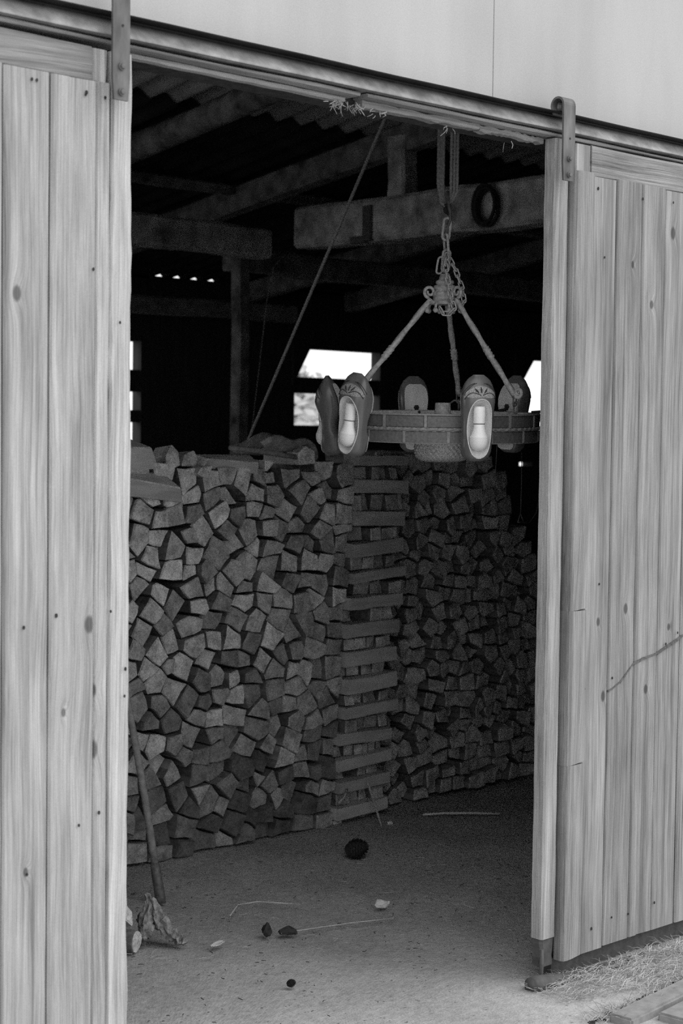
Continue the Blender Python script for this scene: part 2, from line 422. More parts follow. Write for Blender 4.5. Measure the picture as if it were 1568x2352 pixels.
# roof: two courses of corrugated sheets
ceil = thing('ceiling', 'underside of corrugated roof sheets sloping to the back', 'ceiling', (4, 3, 3.2), kind='structure')
PER = .1665
def sheet_mesh(y0, y1, dz, ny):
    V, F = [], []; nxs = 6 * 10 + 1
    for j in range(ny + 1):
        y = y0 + (y1 - y0) * j / ny
        for i in range(nxs):
            x = i * PER / 10
            V.append((x, y, RZ(y) + dz + .024 * math.cos(2 * math.pi * x / PER)))
    for j in range(ny):
        for i in range(nxs - 1): F.append((j*nxs+i, j*nxs+i+1, j*nxs+nxs+i+1, j*nxs+nxs+i))
    n = len(V); V += [(x, y, z + .007) for x, y, z in V]; F += [tuple(a + n for a in f[::-1]) for f in F]
    for i in range(nxs - 1):
        for a in (i, ny * nxs + i): F.append((a, a + n, a + 1 + n, a + 1))
    return V, F
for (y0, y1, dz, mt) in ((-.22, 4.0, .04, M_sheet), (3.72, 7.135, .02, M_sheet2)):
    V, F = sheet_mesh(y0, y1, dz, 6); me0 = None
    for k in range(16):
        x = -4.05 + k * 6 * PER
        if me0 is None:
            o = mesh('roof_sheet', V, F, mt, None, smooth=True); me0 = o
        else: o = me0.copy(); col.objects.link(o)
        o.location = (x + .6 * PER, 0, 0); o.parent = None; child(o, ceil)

# ------------------------------------------------------------------ roof timbers
def beam(name, label, p, q, wx, wz, mt=M_timber, n=10, wob=.006, up=(0, 0, 1), group=None):
    loc = (Vector(p) + Vector(q)) / 2
    o = MB().obox(p, q, wx, wz, up, n=n, wob=wob).build(name, mt, None, loc=loc)
    tag(o, label, 'beam', group, 'structure'); return o
def pole(name, label, p, q, r0, r1, mt, cat='beam', n=14, wob=.012, kind='structure', seg=10):
    p, q = Vector(p), Vector(q)
    pts = [p.lerp(q, i / n) + Vector((random.uniform(-wob, wob), random.uniform(-wob, wob), random.uniform(-wob, wob))) for i in range(n + 1)]
    rr = [r0 + (r1 - r0) * i / n + random.uniform(-.006, .006) * (r0 / .07) for i in range(n + 1)]
    o = MB().tube(pts, rr, seg).build(name, mt, None, True, loc=(p + q) / 2)
    return tag(o, label, cat, None, kind)
pole('rafter', 'crooked round rafter nearest the door, dusty on its underside', (3.0, .2, RZ(.2) - .09), (3.0, 6.95, RZ(6.95) - .09), .075, .06, M_timber)
beam('rafter', 'squared rafter above the pale tie beam', (4.2, .2, RZ(.2) - .10), (4.2, 6.95, RZ(6.95) - .10), .11, .15)
beam('rafter', 'squared rafter hidden further along the roof', (6.1, .2, RZ(.2) - .10), (6.1, 6.95, RZ(6.95) - .10), .11, .15)
beam('rafter', 'rafter over the far end of the barn', (7.2, .2, RZ(.2) - .10), (7.2, 6.95, RZ(6.95) - .10), .11, .15)
beam('tie_beam', 'pale limewashed tie beam ending at the dark cross beam', (4.2, .18, 2.70), (4.2, 4.15, 2.735), .16, .235, M_tie, 16, .006)
beam('queen_post', 'short pale post standing on the tie beam', (4.2, 3.36, 2.84), (4.2, 3.36, 3.16), .12, .13, M_tie, 4, .004, (0, 1, 0))
beam('cross_beam', 'dusty cross beam meeting the pale tie beam from the left', (1.2, 4.45, 2.66), (4.15, 4.45, 2.665), .15, .17, M_tie, 16, .008)
beam('cross_beam', 'low dark cross beam behind the pale tie beam', (4.5, 5.2, 2.66), (10.8, 5.2, 2.68), .14, .15, M_timber, 20, .006)
beam('purlin', 'purlin carrying the ropes of the chandelier', (-1.2, .62, RZ(.62) - .25), (7.5, .62, RZ(.62) - .25), .12, .16)
beam('purlin', 'purlin across the middle of the roof sheets', (-1.2, 4.75, RZ(4.75) - .045), (11, 4.75, RZ(4.75) - .045), .09, .05)
beam('wall_post', 'thin upright post standing between stack and back wall', (4.43, 5.0, -.02), (4.43, 5.0, 2.66), .09, .09, M_timber, 12, .004, (0, 1, 0))
beam('rail_beam', 'pale rail crossing under the slits in the eaves', (3.9, 6.4, 2.44), (6.1, 6.4, 2.46), .1, .12, M_timber, 8, .006)

# old iron on the tie beam
tx_ = 4.113
bk = MB(); bk.box((tx_ - .012, 3.505, 2.61), (tx_ + .02, 3.565, 2.80)); bk.box((tx_ - .014, 3.55, 2.605), (tx_ + .02, 3.66, 2.64))
o = bk.build('iron_strap', M_iron, None, loc=(tx_, 3.54, 2.7)); tag(o, 'dark iron strap fixed upright on the pale tie beam', 'iron strap')
cl = MB(); rg = random.Random(4)
for k in range(4):
    yc, zc, rr_ = 2.65 + rg.uniform(-.012, .012), 2.715 + rg.uniform(-.01, .01), .082 + rg.uniform(-.012, .012)
    cl.tube([(tx_ - .012 - .011 * k, yc + rr_ * .85 * math.cos(2*math.pi*i/28), zc + rr_ * 1.15 * math.sin(2*math.pi*i/28)) for i in range(28)], .0085, 8, True)
cl.tube([(tx_ + .006, 2.65, 2.795), (tx_ - .06, 2.65, 2.805)], .006, 6)
o = cl.build('cable_coil', M_black, None, True, loc=(tx_, 2.65, 2.7)); tag(o, 'dark coil of old cable hung on the pale tie beam', 'cable')

# ------------------------------------------------------------------ sliding doors
def nails(parent, pts, y):
    m = MB()
    for x, z in pts:
        r = random.uniform(.0022, .0034)
        m.lathe([(0, -.001), (r, -.001), (r, .002), (0, .002)], 8)
        for v in m.v[-32:]:
            a = v.copy(); v.x = x + a.x; v.y = y - a.z * .6 - .0005; v.z = z + a.y * 1.5
    o = m.build('nail_head', M_black, parent); o['kind'] = 'stuff'
def hanger(parent, x0, x1, zb, zt, bolts):
    m = MB(); th = .006; yf = -.031
    path = [(yf, zb), (yf, zb + .05), (yf, zt - .03)]
    cy, cz, rr = yf + .024, zt - .024, .024
    for i in range(0, 15):
        a = math.pi - math.pi * i / 14 * 1.18
        path.append((cy + rr * math.cos(a), cz + rr * math.sin(a)))
    path.append((path[-1][0] - .004, path[-1][1] - .012))
    V, F = [], []; n = len(path)
    for i, (y, z) in enumerate(path):
        a = Vector((path[min(i+1, n-1)][0] - path[max(i-1, 0)][0], path[min(i+1, n-1)][1] - path[max(i-1, 0)][1])).normalized()
        nn = (a.y * th, -a.x * th)
        tp = .0 if i else .004
        V += [(x0 + tp, y, z), (x1 - tp, y, z), (x1 - tp, y + nn[0], z + nn[1]), (x0 + tp, y + nn[0], z + nn[1])]
    for i in range(n - 1):
        for j in range(4): F.append((i*4+j, i*4+(j+1) % 4, i*4+4+(j+1) % 4, i*4+4+j))
    F += [(0, 1, 2, 3), (n*4-1, n*4-2, n*4-3, n*4-4)]
    st = m.add(V, F).build('hanger_strap', M_strap, parent)
    w = MB(); c = ((x0 + x1) / 2, cy, cz - .002)
    w.lathe([(0, -.009), (.011, -.009), (.016, -.008), (.0135, -.003), (.0135, .003), (.016, .008), (.006, .009), (.006, .013), (0, .013)], 18)
    for v in w.v: v.x, v.y, v.z = c[0] + v.x, c[1] + v.z, c[2] + v.y
    w.build('roller', M_iron, parent)
    for bz in bolts:
        b = MB(); b.lathe([(0, 0), (.0085, 0), (.0085, .004), (0, .004)], 14); b.lathe([(0, .004), (.0062, .004), (.0055, .0085), (0, .009)], 6)
        for v in b.v: v.x, v.y, v.z = (x0 + x1) / 2 + v.x, yf - v.z, bz + v.y
        b.build('bolt', M_iron, parent)
    h = MB(); h.lathe([(0, 0), (.003, 0), (.003, .001), (0, .001)], 10)
    for v in h.v: v.x, v.y, v.z = (x0 + x1) / 2 + .003 + v.x, yf - v.z, zt - .115 + v.y
    h.build('spare_hole', M_black, parent)
def knot(o, *ks):
    for nm, k in zip(('knot_a', 'knot_b'), ks): o[nm] = [float(a) for a in k]
# left door
dl = thing('door_1', 'left sliding door of pale upright boards, nearest the camera', 'door', (-1.2, .02, .0), kind='structure')
sb = [(-1.66, -1.5515), (-1.55, -1.437), (-1.437, -1.325), (-1.325, -1.21), (-1.21, -1.10), (-1.10, -.985), (-.985, -.872), (-.872, -.76), (-.76, -.65), (-.65, -.54), (-.54, -.432), (-.432, -.3205), (-.3190, -.2085), (-.2065, -.0925), (-.0910, -.0535)]
for i, (a, b) in enumerate(sb):
    gr = .052 if i == 13 else None
    o = plank(a + .0004, b - .0006, random.uniform(-.0015, .0015) + (.002 if i == 14 else 0), .022, .03, 2.301 + random.uniform(-.002, .002), wob=.0008, groove=gr, ch=.0045).build('board', M_wood, dl)
    if i == 12: knot(o, (-.288, 1.836, .0105), (-.262, .62, .006))
    if i == 13: knot(o, (-.105, 1.135, .012), (-.17, .95, .006))
    if i == 14: knot(o, (-.093, .99, .010), (-.092, .86, .013))
ends = plank(2.300, 2.376, .010, .030, -1.66, -.098, n=20, wob=.0012, axis='x').build('top_rail', M_rail2, dl)
plank(-.096, -.06, .010, .03, 2.303, 2.372, n=4).build('rail_block', M_wood, dl)
plank(-.0515, .007, .005, .045, .03, 2.372, n=60, wob=.0022, ch=.006).build('stile', M_wood, dl)
m = MB(); m.box((-1.66, .024, .06), (-.06, .04, .2)); m.box((-1.66, .024, 1.1), (-.06, .04, 1.24)); m.build('ledge', M_timber, dl)
hanger(dl, -.0735, -.0290, 2.262, 2.535, (2.333, 2.279))
nails(dl, [(-.255, 2.279), (-.243, 2.279), (-.12, 2.272), (-.122, 2.267), (-.072, 2.268), (-.27, 1.14), (-.26, .615), (-.078, .72), (-.13, .70), (-.01, 1.03), (-.012, .97), (-.19, 1.16), (-.1, 1.9), (-.05, 1.16), (-.03, 1.79)], -.001)
# right door
dr = thing('door_2', 'right sliding door of weathered grey boards beyond the opening', 'door', (2.4, .02, .0), kind='structure')
rb = [(1.5935, 1.7105), (1.7120, 1.8345), (1.8355, 1.9485), (1.9500, 2.070), (2.0715, 2.185)]
x = 2.187
while x < 3.5: rb.append((x, x + .114)); x += .1155
for i, (a, b) in enumerate(rb):
    o = plank(a + .0006, b - .0009, random.uniform(-.003, .003), .022, .055 + random.uniform(-.002, .002), 2.296 + random.uniform(-.004, .004), wob=.0009, ch=.004, groove=.045 if i == 2 else None).build('board', M_woodR, dr)
    if i == 0: knot(o, (1.66, 1.02, .008), (1.69, .80, .010))
    if i == 1: knot(o, (1.79, 2.06, .007), (1.79, 1.05, .010))
    if i == 2: knot(o, (1.90, .80, .009), (1.89, 1.95, .008))
    if i == 3: knot(o, (1.99, 2.17, .012), (2.01, .98, .007))
plank(2.296, 2.384, .008, .03, 1.603, 3.6, n=20, wob=.0015, axis='x').build('top_rail', M_rail2, dr)
plank(1.535, 1.60, .010, .03, 2.298, 2.381, n=4).build('rail_block', M_woodR, dr)
plank(1.4445, 1.5055, .008, .048, .125, 2.384, n=50, wob=.0014, ch=.006).build('stile', M_woodR, dr)
for (z0, z1) in ((.058, .6185), (.6215, 1.0605), (1.0635, 2.30)):
    m = MB(); V, F = [], []; N = 14
    pr = [(1.512, .02), (1.5115, -.004), (1.516, -.014), (1.526, -.0185), (1.545, -.020), (1.583, -.019), (1.591, -.014), (1.592, .02)]
    e = random.uniform(-.0015, .0015); k = len(pr)
    for i in range(N + 1):
        q = random.uniform(-.0008, .0008)
        V += [(a + e + q, b, z0 + (z1 - z0) * i / N + (.004 * (a - 1.55) / .04 if i in (0,) else 0)) for a, b in pr]
    for i in range(N):
        for j in range(k): F.append((i*k+j, i*k+(j+1) % k, i*k+k+(j+1) % k, i*k+k+j))
    F += [tuple(range(k)), tuple(N*k+k-1-j for j in range(k))]
    m.add(V, F).build('cover_strip', M_woodR, dr)
m = MB(); m.box((1.6, .024, .10), (3.5, .04, .24)); m.box((1.6, .024, 1.1), (3.5, .04, 1.24)); m.build('ledge', M_timber, dr)
m = plank(1.447, 1.503, .012, .046, .045, .124, n=6, wob=.003, ch=.008).build('worn_foot', M_plinth, dr)
m = MB().tube([(1.440, .005, .022), (1.441, .004, .06), (1.443, .006, .10)], [.0055, .0065, .005], 8).build('guide_pin', M_strap, dr)
hanger(dr, 1.4280, 1.4780, 2.262, 2.493, (2.322, 2.278))
nails(dr, [(1.555, 2.265), (1.62, 2.262), (1.655, 2.07), (1.66, 1.13), (1.553, 1.105), (1.55, 1.02), (1.552, .83), (1.552, .70), (1.6, .83), (1.75, .135), (1.655, .12), (1.83, .13), (1.96, .14), (1.99, .93), (2.05, .96), (1.73, .85), (1.60, .10), (1.54, .15), (1.98, 2.26), (1.83, 2.255)], -.003)
# long split crossing four boards of the right door: a thin broken ridge of lifted grain
m = MB()
cr_pts = [(1.713, .815), (1.735, .822), (1.77, .838), (1.80, .862), (1.835, .889), (1.87, .896), (1.90, .90), (1.95, .908), (2.0, .925), (2.06, .945), (2.11, .965), (2.16, .975)]
for (a, b), (c, d) in zip(cr_pts, cr_pts[1:]):
    w0 = random.uniform(.004, .009)
    m.add([(a, -.0035, b), (c, -.0035, d), (c, -.0035, d - w0), (a, -.0035, b - w0), (a, .004, b), (c, .004, d), (c, .004, d - w0), (a, .004, b - w0)],
          [(3, 2, 1, 0), (0, 1, 5, 4), (1, 2, 6, 5), (2, 3, 7, 6), (3, 0, 4, 7)])
m.build('split_line', simple('torn_grain', .12, .9, ns=80, amt=.5), dr)

pl = MB().box((1.52, .035, -.06), (4.8, .074, .050)).build('baseboard_front', M_plinth)
tag(pl, 'damp dark plinth under the right sliding door', 'plinth', kind='structure')
pl2 = MB().box((-4, .035, -.06), (-.06, .074, .04)).build('baseboard_front', M_plinth)
tag(pl2, 'damp plinth under the left sliding door', 'plinth', kind='structure')
rl = MB().tube([(1.372, -.016, .016), (1.40, -.016, .014), (1.46, -.015, .004), (1.56, -.013, -.012), (1.9, -.010, -.022)], [.024, .026, .026, .025, .024], 14).build('guide_log', M_plinth, None, True, loc=(1.5, -.015, .01))
tag(rl, 'dark round timber end poking out under the right door', 'log')

# ------------------------------------------------------------------ stacked firewood
def clip(poly, nx_, nz_, d):
    out = []
    for i in range(len(poly)):
        a, b = poly[i], poly[(i + 1) % len(poly)]
        da, db = a[0]*nx_ + a[1]*nz_ - d, b[0]*nx_ + b[1]*nz_ - d
        if da <= 0: out.append(a)
        if da * db < 0:
            t_ = da / (da - db); out.append((a[0] + (b[0]-a[0])*t_, a[1] + (b[1]-a[1])*t_))
    return out
def area(p): return sum(p[i][0]*p[(i+1) % len(p)][1] - p[(i+1) % len(p)][0]*p[i][1] for i in range(len(p))) / 2
def cells(seeds, box, reach):
    res = []
    for i, (x, z, wt) in enumerate(seeds):
        p = [(box[0], box[2]), (box[1], box[2]), (box[1], box[3]), (box[0], box[3])]
        for j, (u, v, w2) in enumerate(seeds):
            if i == j or abs(u - x) > reach or abs(v - z) > reach: continue
            p = clip(p, u - x, v - z, ((u*u + v*v - w2) - (x*x + z*z - wt)) / 2)
            if len(p) < 3: break
        res.append(p)
    return res
def rough_poly(p, gap):
    p = list(p)
    def small(p):
        best = None
        for i in range(len(p)):
            a = abs(area([p[i-1], p[i], p[(i+1) % len(p)]]))
            if best is None or a < best[0]: best = (a, i)
        return best
    A = abs(area(p)); goal = random.choice((3, 3, 4, 4, 4, 5, 5))
    while len(p) > 3:
        s_ = small(p)
        if len(p) > goal and s_[0] < A * .17 or s_[0] < A * .03: p.pop(s_[1])
        else: break
    cx = sum(a for a, _ in p) / len(p); cz = sum(b for _, b in p) / len(p)
    out = []
    for a, b in p:
        d = math.hypot(a - cx, b - cz) or 1e-6; k = max(.3, (d - gap * random.uniform(.6, 1.6)) / d)
        out.append((cx + (a - cx) * k, cz + (b - cz) * k))
    # split long edges with a slightly bowed point so ends are not perfect polygons
    q = []
    for i in range(len(out)):
        a, b = out[i], out[(i + 1) % len(out)]; q.append(a)
        L = math.hypot(b[0]-a[0], b[1]-a[1])
        if L > .045:
            o_ = random.uniform(-.07, .06) * L; f_ = random.uniform(.35, .65)
            mx, mz = a[0] + (b[0]-a[0])*f_, a[1] + (b[1]-a[1])*f_
            q.append((mx + (b[1]-a[1])/L*o_*-1, mz + (b[0]-a[0])/L*o_))
    return q, len(p)
def log_geo(p, yf, depth):
    """split log lying along y: end face towards the door, torn rim, sides"""
    if area(p) < 0: p = p[::-1]
    n = len(p); cx = sum(a for a, _ in p)/n; cz = sum(b for _, b in p)/n
    tx, tz = random.uniform(-.2, .2), random.uniform(-.2, .25)
    V, F, I = [], [], []
    fy = lambda a, b: yf + (a - cx) * tx + (b - cz) * tz
    V += [(cx + (a-cx)*.93, fy(a, b) + random.uniform(-.003, .003), cz + (b-cz)*.93) for a, b in p]
    V += [(a, fy(a, b) + .005 + random.uniform(0, .004), b) for a, b in p]
    V += [(a + random.uniform(-.003, .003), yf + depth, b + random.uniform(-.003, .003)) for a, b in p]
    V.append((cx, fy(cx, cz) + random.uniform(-.004, .004), cz)); c = 3 * n
    for j in range(n):
        k = (j + 1) % n
        F.append((c, j, k)); I.append(0)
        F.append((j, n + j, n + k, k)); I.append(0)
        F.append((n + j, 2*n + j, 2*n + k, n + k)); I.append(1 if j % 3 else 2)
    F.append(tuple(2*n + j for j in range(n))); I.append(0)
    return V, F, I, (cx, yf, cz)
MATS = [M_end, M_split, M_bark]
NUM = ['', 'first', 'second', 'third', 'fourth', 'fifth', 'sixth', 'seventh', 'eighth', 'ninth', 'tenth', 'eleventh', 'twelfth', 'thirteenth', 'fourteenth', 'fifteenth', 'sixteenth', 'seventeenth', 'eighteenth', 'nineteenth', 'twentieth', 'twenty-first', 'twenty-second', 'twenty-third']
SHAPE = {3: 'wedge-shaped', 4: 'four-sided', 5: 'five-sided', 6: 'many-sided'}
PX = lambda z: 2.275 + (2.378 - 2.275) * z / 1.45     # left edge of the leaning crisscross pillar
NROW = 21; RH = 1.425 / NROW
seeds, meta = [], []
for r_ in range(NROW):
    zc = (r_ + .5) * RH; x = PX(zc) - random.uniform(.03, .06); c_ = 0
    while x > 1.04:
        c_ += 1
        wx = random.uniform(.066, .132) * (1.0 if r_ > 7 else .94)
        seeds.append((x + random.uniform(-.012, .012), zc + random.uniform(-.018, .018), random.uniform(-.0010, .0010))); meta.append((r_ + 1, c_))
        x -= wx
ground_logs = 0
for (p, (rr_, cc_)) in zip(cells(seeds, (.98, 3, 0.004, 1.475), .34), meta):
    if rr_ == NROW: p = clip(p, random.uniform(-.25, .25), 1, 1.395 + random.uniform(0, .05) + random.uniform(-.02, .02)) if False else clip(p, 0, 1, random.uniform(1.405, 1.465))
    # trim to the leaning pillar edge
    p = clip(p, 1, -(2.378 - 2.275) / 1.45, 2.270)
    if len(p) < 3 or abs(area(p)) < .0008: continue
    q, ns = rough_poly(p, random.uniform(.0015, .007))
    row_dark = max(0, (14 - rr_)) * .026  # log ends turn darker towards the lower courses
    V, F, I, c0 = log_geo(q, 1.773 + random.choice((0, 0, 0, 1)) * random.uniform(0, .04) + random.uniform(-.012, .012), .30)
    o = mesh('firewood_log', V, F, MATS, None, I, loc=c0)
    o['end_dark'] = max(-.12, random.uniform(-.12, .22) + row_dark)
    tag(o, '%s split log end, %s course up from floor, %s left of the crisscross pillar' % (SHAPE[min(6, ns)], NUM[rr_], NUM[cc_]), 'firewood', 'split logs in the tall left stack')

# crisscross pillar: level pieces across, short log ends between
PZ = [(1060, .026), (1120, .034), (1194, .037), (1262, .036), (1324, .026), (1386, .030), (1449, .035), (1513, .037), (1576, .038), (1637, .029), (1699, .029), (1755, .028), (1807, .028), (1866, .030)]
zc_of = lambda y: 1.452 - (y - 1060) * (1.452 - .052) / (1866 - 1060)
layers = []
for k, (yy, hh) in enumerate(PZ):
    z = zc_of(yy); h = hh * 1.58; layers.append((z, h))
    xl = PX(z) + random.uniform(-.012, .012); xr = xl + .285 + random.uniform(-.012, .012)
    m = MB(); tilt = random.uniform(-.006, .010)
    y0 = 1.755 + random.uniform(-.012, .006)
    m.obox((xl, y0 + .045, z - tilt), (xr, y0 + .045 + random.uniform(-.01, .01), z + tilt), .09, h, n=4, wob=.0016, ch=.05)
    o = m.build('firewood_log', M_plank, None, loc=((xl + xr) / 2, y0 + .045, z))
    tag(o, 'long split log lying level across the crisscross pillar, %s one up from floor' % NUM[14 - k], 'firewood', 'level logs of the crisscross pillar')
    # short ends in the layer under this piece
    zt = z - h / 2
    zb = (zc_of(PZ[k+1][0]) + PZ[k+1][1] * .79) if k + 1 < len(PZ) else .002
    if zt - zb < .012: continue
    x = xl + .004; n_ = 0
    while x < xr - .03:
        wd = random.uniform(.045, .085)
        if x + wd > xr: wd = xr - x
        if random.random() > .10 and wd > .03:
            n_ += 1
            j = lambda s: random.uniform(0, s)
            top = zt - .002 - j(.008)
            pp = [(x + j(.006), zb + .001), (x + wd - j(.006) - .002, zb + .001), (x + wd - j(.012) - .002, top), (x + j(.010), top - j(.006))]
            V, F, I, c0 = log_geo(pp, 1.765 + random.uniform(0, .05), .26)
            o = mesh('firewood_log', V, F, MATS, None, I, loc=c0); o['end_dark'] = random.uniform(.05, .2)
            tag(o, 'short log end tucked under the %s level log of the pillar, %s from its left' % (NUM[14 - k], NUM[n_]), 'firewood', 'short ends inside the crisscross pillar')
        x += wd

# right stack, deeper in the shade
def top_right(x): return 1.47 if x < 3.28 else 1.47 - (x - 3.28) * 1.3 if x < 3.6 else 1.05 - (x - 3.6) * 5
seeds, meta = [], []
NR2 = 23; RH2 = 1.46 / NR2
for r_ in range(NR2):
    zc = (r_ + .5) * RH2; x = 2.60 + random.uniform(0, .05); c_ = 0
    while x < 3.66:
        c_ += 1
        if zc < top_right(x):
            seeds.append((x + random.uniform(-.01, .01), zc + random.uniform(-.016, .016), random.uniform(-.0005, .0005))); meta.append((r_ + 1, c_))
        x += random.uniform(.065, .115)
rest = MB(); cnt = 0; seed_of = {mm: (a, b) for (a, b, c), mm in zip(seeds, meta)}
for (p, (rr_, cc_)) in zip(cells(seeds, (2.52, 3.72, .004, 1.5), .26), meta):
    sx_, sz_ = seed_of[(rr_, cc_)]
    for q_ in ((1, 0, sx_ + .058), (-1, 0, .058 - sx_), (0, 1, sz_ + .05), (0, -1, .05 - sz_)): p = clip(p, *q_)
    if len(p) < 3 or abs(area(p)) < .0006: continue
    q, ns = rough_poly(p, random.uniform(.002, .009))
    V, F, I, c0 = log_geo(q, 1.90 + random.uniform(-.035, .035), .30)
    if rr_ >= 19 and cc_ >= 2 and cnt < 22:
        cnt += 1
        o = mesh('firewood_log', V, F, MATS, None, I, loc=c0); o['end_dark'] = random.uniform(.0, .2)
        tag(o, '%s small log, shaded right stack, %s course down, %s right of pillar' % (SHAPE[min(6, ns)], NUM[24 - rr_], NUM[cc_ - 1]), 'firewood', 'small logs of the shaded right stack')
    else:
        k = len(rest.v); rest.v += [Vector(v) for v in V]; rest.f += [tuple(a + k for a in f) for f in F]; rest.i += I
o = rest.build('firewood_logs', MATS); o['end_dark'] = .18
tag(o, 'mass of small split logs in the shaded stack right of the pillar', 'firewood', kind='stuff')

# loose pieces lying on top of the left stack
def billet(pts_a, pts_b, label, mats=None, name='firewood_log'):
    """irregular billet between two end outlines given in world space"""
    mats = mats or [M_end, M_plank, M_plank]
    n = len(pts_a); V = [Vector(p) for p in pts_a] + [Vector(p) for p in pts_b]
    F = [tuple(range(n)), tuple(2*n-1-j for j in range(n))]; I = [0, 0]
    for j in range(n): F.append((j, n + j, n + (j+1) % n, (j+1) % n)); I.append(1 if j % 2 else 2)
    c = sum(V, Vector()) / len(V)
    bm = bmesh.new(); vs_ = [bm.verts.new(v - c) for v in V]
    for f, i in zip(F, I):
        fc = bm.faces.new([vs_[k] for k in f]); fc.material_index = i
    bmesh.ops.recalc_face_normals(bm, faces=bm.faces)
    bmesh.ops.bevel(bm, geom=list(bm.edges), offset=.004, segments=1, affect='EDGES')
    me = bpy.data.meshes.new(name); bm.to_mesh(me); bm.free()
    for m_ in mats: me.materials.append(m_)
    o = bpy.data.objects.new(name, me); col.objects.link(o); o.location = c
    return tag(o, label, 'firewood', 'loose pieces on top of the left stack')
B = billet
B([(1.10, 1.76, 1.40), (1.10, 1.75, 1.50), (1.10, 1.86, 1.53), (1.10, 1.88, 1.42)], [(1.41, 1.78, 1.425), (1.37, 1.77, 1.50), (1.33, 1.85, 1.53), (1.40, 1.87, 1.435)], 'large slab slanting on top of the stack beside the left door')
B([(1.445, 1.78, 1.415), (1.435, 1.775, 1.47), (1.465, 1.78, 1.512), (1.50, 1.785, 1.485), (1.505, 1.78, 1.435)], [(1.47, 1.90, 1.415), (1.46, 1.91, 1.46), (1.48, 1.90, 1.50), (1.52, 1.91, 1.475), (1.53, 1.90, 1.43)], 'small upright wedge on top of the stack, next to the large slab')
B([(1.525, 1.80, 1.432), (1.535, 1.795, 1.475), (1.575, 1.79, 1.49), (1.60, 1.80, 1.465), (1.595, 1.80, 1.43)], [(1.545, 1.92, 1.43), (1.55, 1.92, 1.47), (1.59, 1.92, 1.48), (1.62, 1.92, 1.46), (1.615, 1.92, 1.43)], 'blocky chunk perched on the stack top between wedge and long billet')
B([(1.62, 1.80, 1.425), (1.62, 1.77, 1.46), (1.62, 1.86, 1.475), (1.62, 1.88, 1.43)], [(1.865, 1.77, 1.40), (1.845, 1.745, 1.445), (1.87, 1.83, 1.475), (1.89, 1.86, 1.42)], 'long squared billet lying sideways along the stack top')
B([(1.56, 1.75, 1.405), (1.575, 1.745, 1.43), (1.63, 1.745, 1.435), (1.61, 1.755, 1.385)], [(1.58, 2.0, 1.40), (1.59, 2.0, 1.43), (1.64, 2.0, 1.43), (1.62, 2.0, 1.39)], 'pale triangular end with a dark knot under the perched chunk')
B([(1.20, 1.755, 1.335), (1.20, 1.735, 1.40), (1.20, 1.80, 1.42), (1.20, 1.80, 1.34)], [(1.49, 1.745, 1.30), (1.475, 1.735, 1.355), (1.44, 1.80, 1.41), (1.50, 1.80, 1.33)], 'broad slab lying sideways in the top course beside the left door')
B([(1.89, 1.76, 1.415), (1.885, 1.755, 1.455), (1.94, 1.755, 1.452), (1.90, 1.76, 1.41)], [(1.9, 2.0, 1.415), (1.90, 2.0, 1.455), (1.95, 2.0, 1.45), (1.92, 2.0, 1.415)], 'pale wedge end on the stack top under the long stick')
# curled bark slab
m = MB(); V, F = [], []; nu, nv = 10, 9
for i in range(nu + 1):
    u = i / nu
    for j in range(nv + 1):
        v = j / nv; a = R(-70 + 140 * v)
        rad = .055 + .015 * math.sin(5 * u + 2 * v)
        V.append((1.86 + .29 * u + .03 * math.sin(6 * v), 1.82 + rad * math.sin(a) * 1.3, 1.545 - .075 * math.cos(a) + .03 * math.sin(3.2 * u) - .01 * u + .014 * math.sin(9 * u + v * 4)))
k = nv + 1
for i in range(nu):
    for j in range(nv): F.append((i*k+j, i*k+j+1, i*k+k+j+1, i*k+k+j))
o = m.add(V, F).build('bark_slab', [simple('bark_rind', .26, .95, ns=26, amt=.6, bump=.8, bd=.006)], None, True, loc=(2.02, 1.82, 1.5))
sm = o.modifiers.new('thick', 'SOLIDIFY'); sm.thickness = .012; sm.offset = 0
tag(o, 'curled slab of bark lying on the stack top, left of the chandelier', 'bark')
B([(2.06, 1.76, 1.435), (2.05, 1.755, 1.48), (2.09, 1.755, 1.51), (2.14, 1.76, 1.49), (2.15, 1.765, 1.44)], [(2.08, 2.0, 1.435), (2.08, 2.0, 1.48), (2.11, 2.0, 1.50), (2.16, 2.0, 1.49), (2.17, 2.0, 1.44)], 'half-round bark-edged log end beneath the curled bark slab')
o = MB().tube([(1.74, 1.79, 1.500), (1.86, 1.785, 1.490), (1.98, 1.78, 1.476), (2.08, 1.775, 1.462)], [.009, .011, .011, .009], 8).build('stick', M_split, None, True, loc=(1.9, 1.78, 1.48))
tag(o, 'long thin stick lying along the stack top below the bark slab', 'stick')

# ------------------------------------------------------------------ clog chandelier
CH = Vector((1.623, .595, 1.583))
ch = bpy.data.objects.new('chandelier', None); col.objects.link(ch)
ch.location = CH; ch.rotation_euler = (.036, 0, R(-43.084)); ch.empty_display_size = .05
tag(ch, 'rustic wheel chandelier with wooden clogs as lamp holders, hanging in the doorway', 'chandelier')
def pol(r, a, z): return (r * math.sin(a), -r * math.cos(a), z)
def part(mb, name, mt, parent=ch, smooth=False): return mb.build(name, mt, parent, smooth)
HZ = .0435
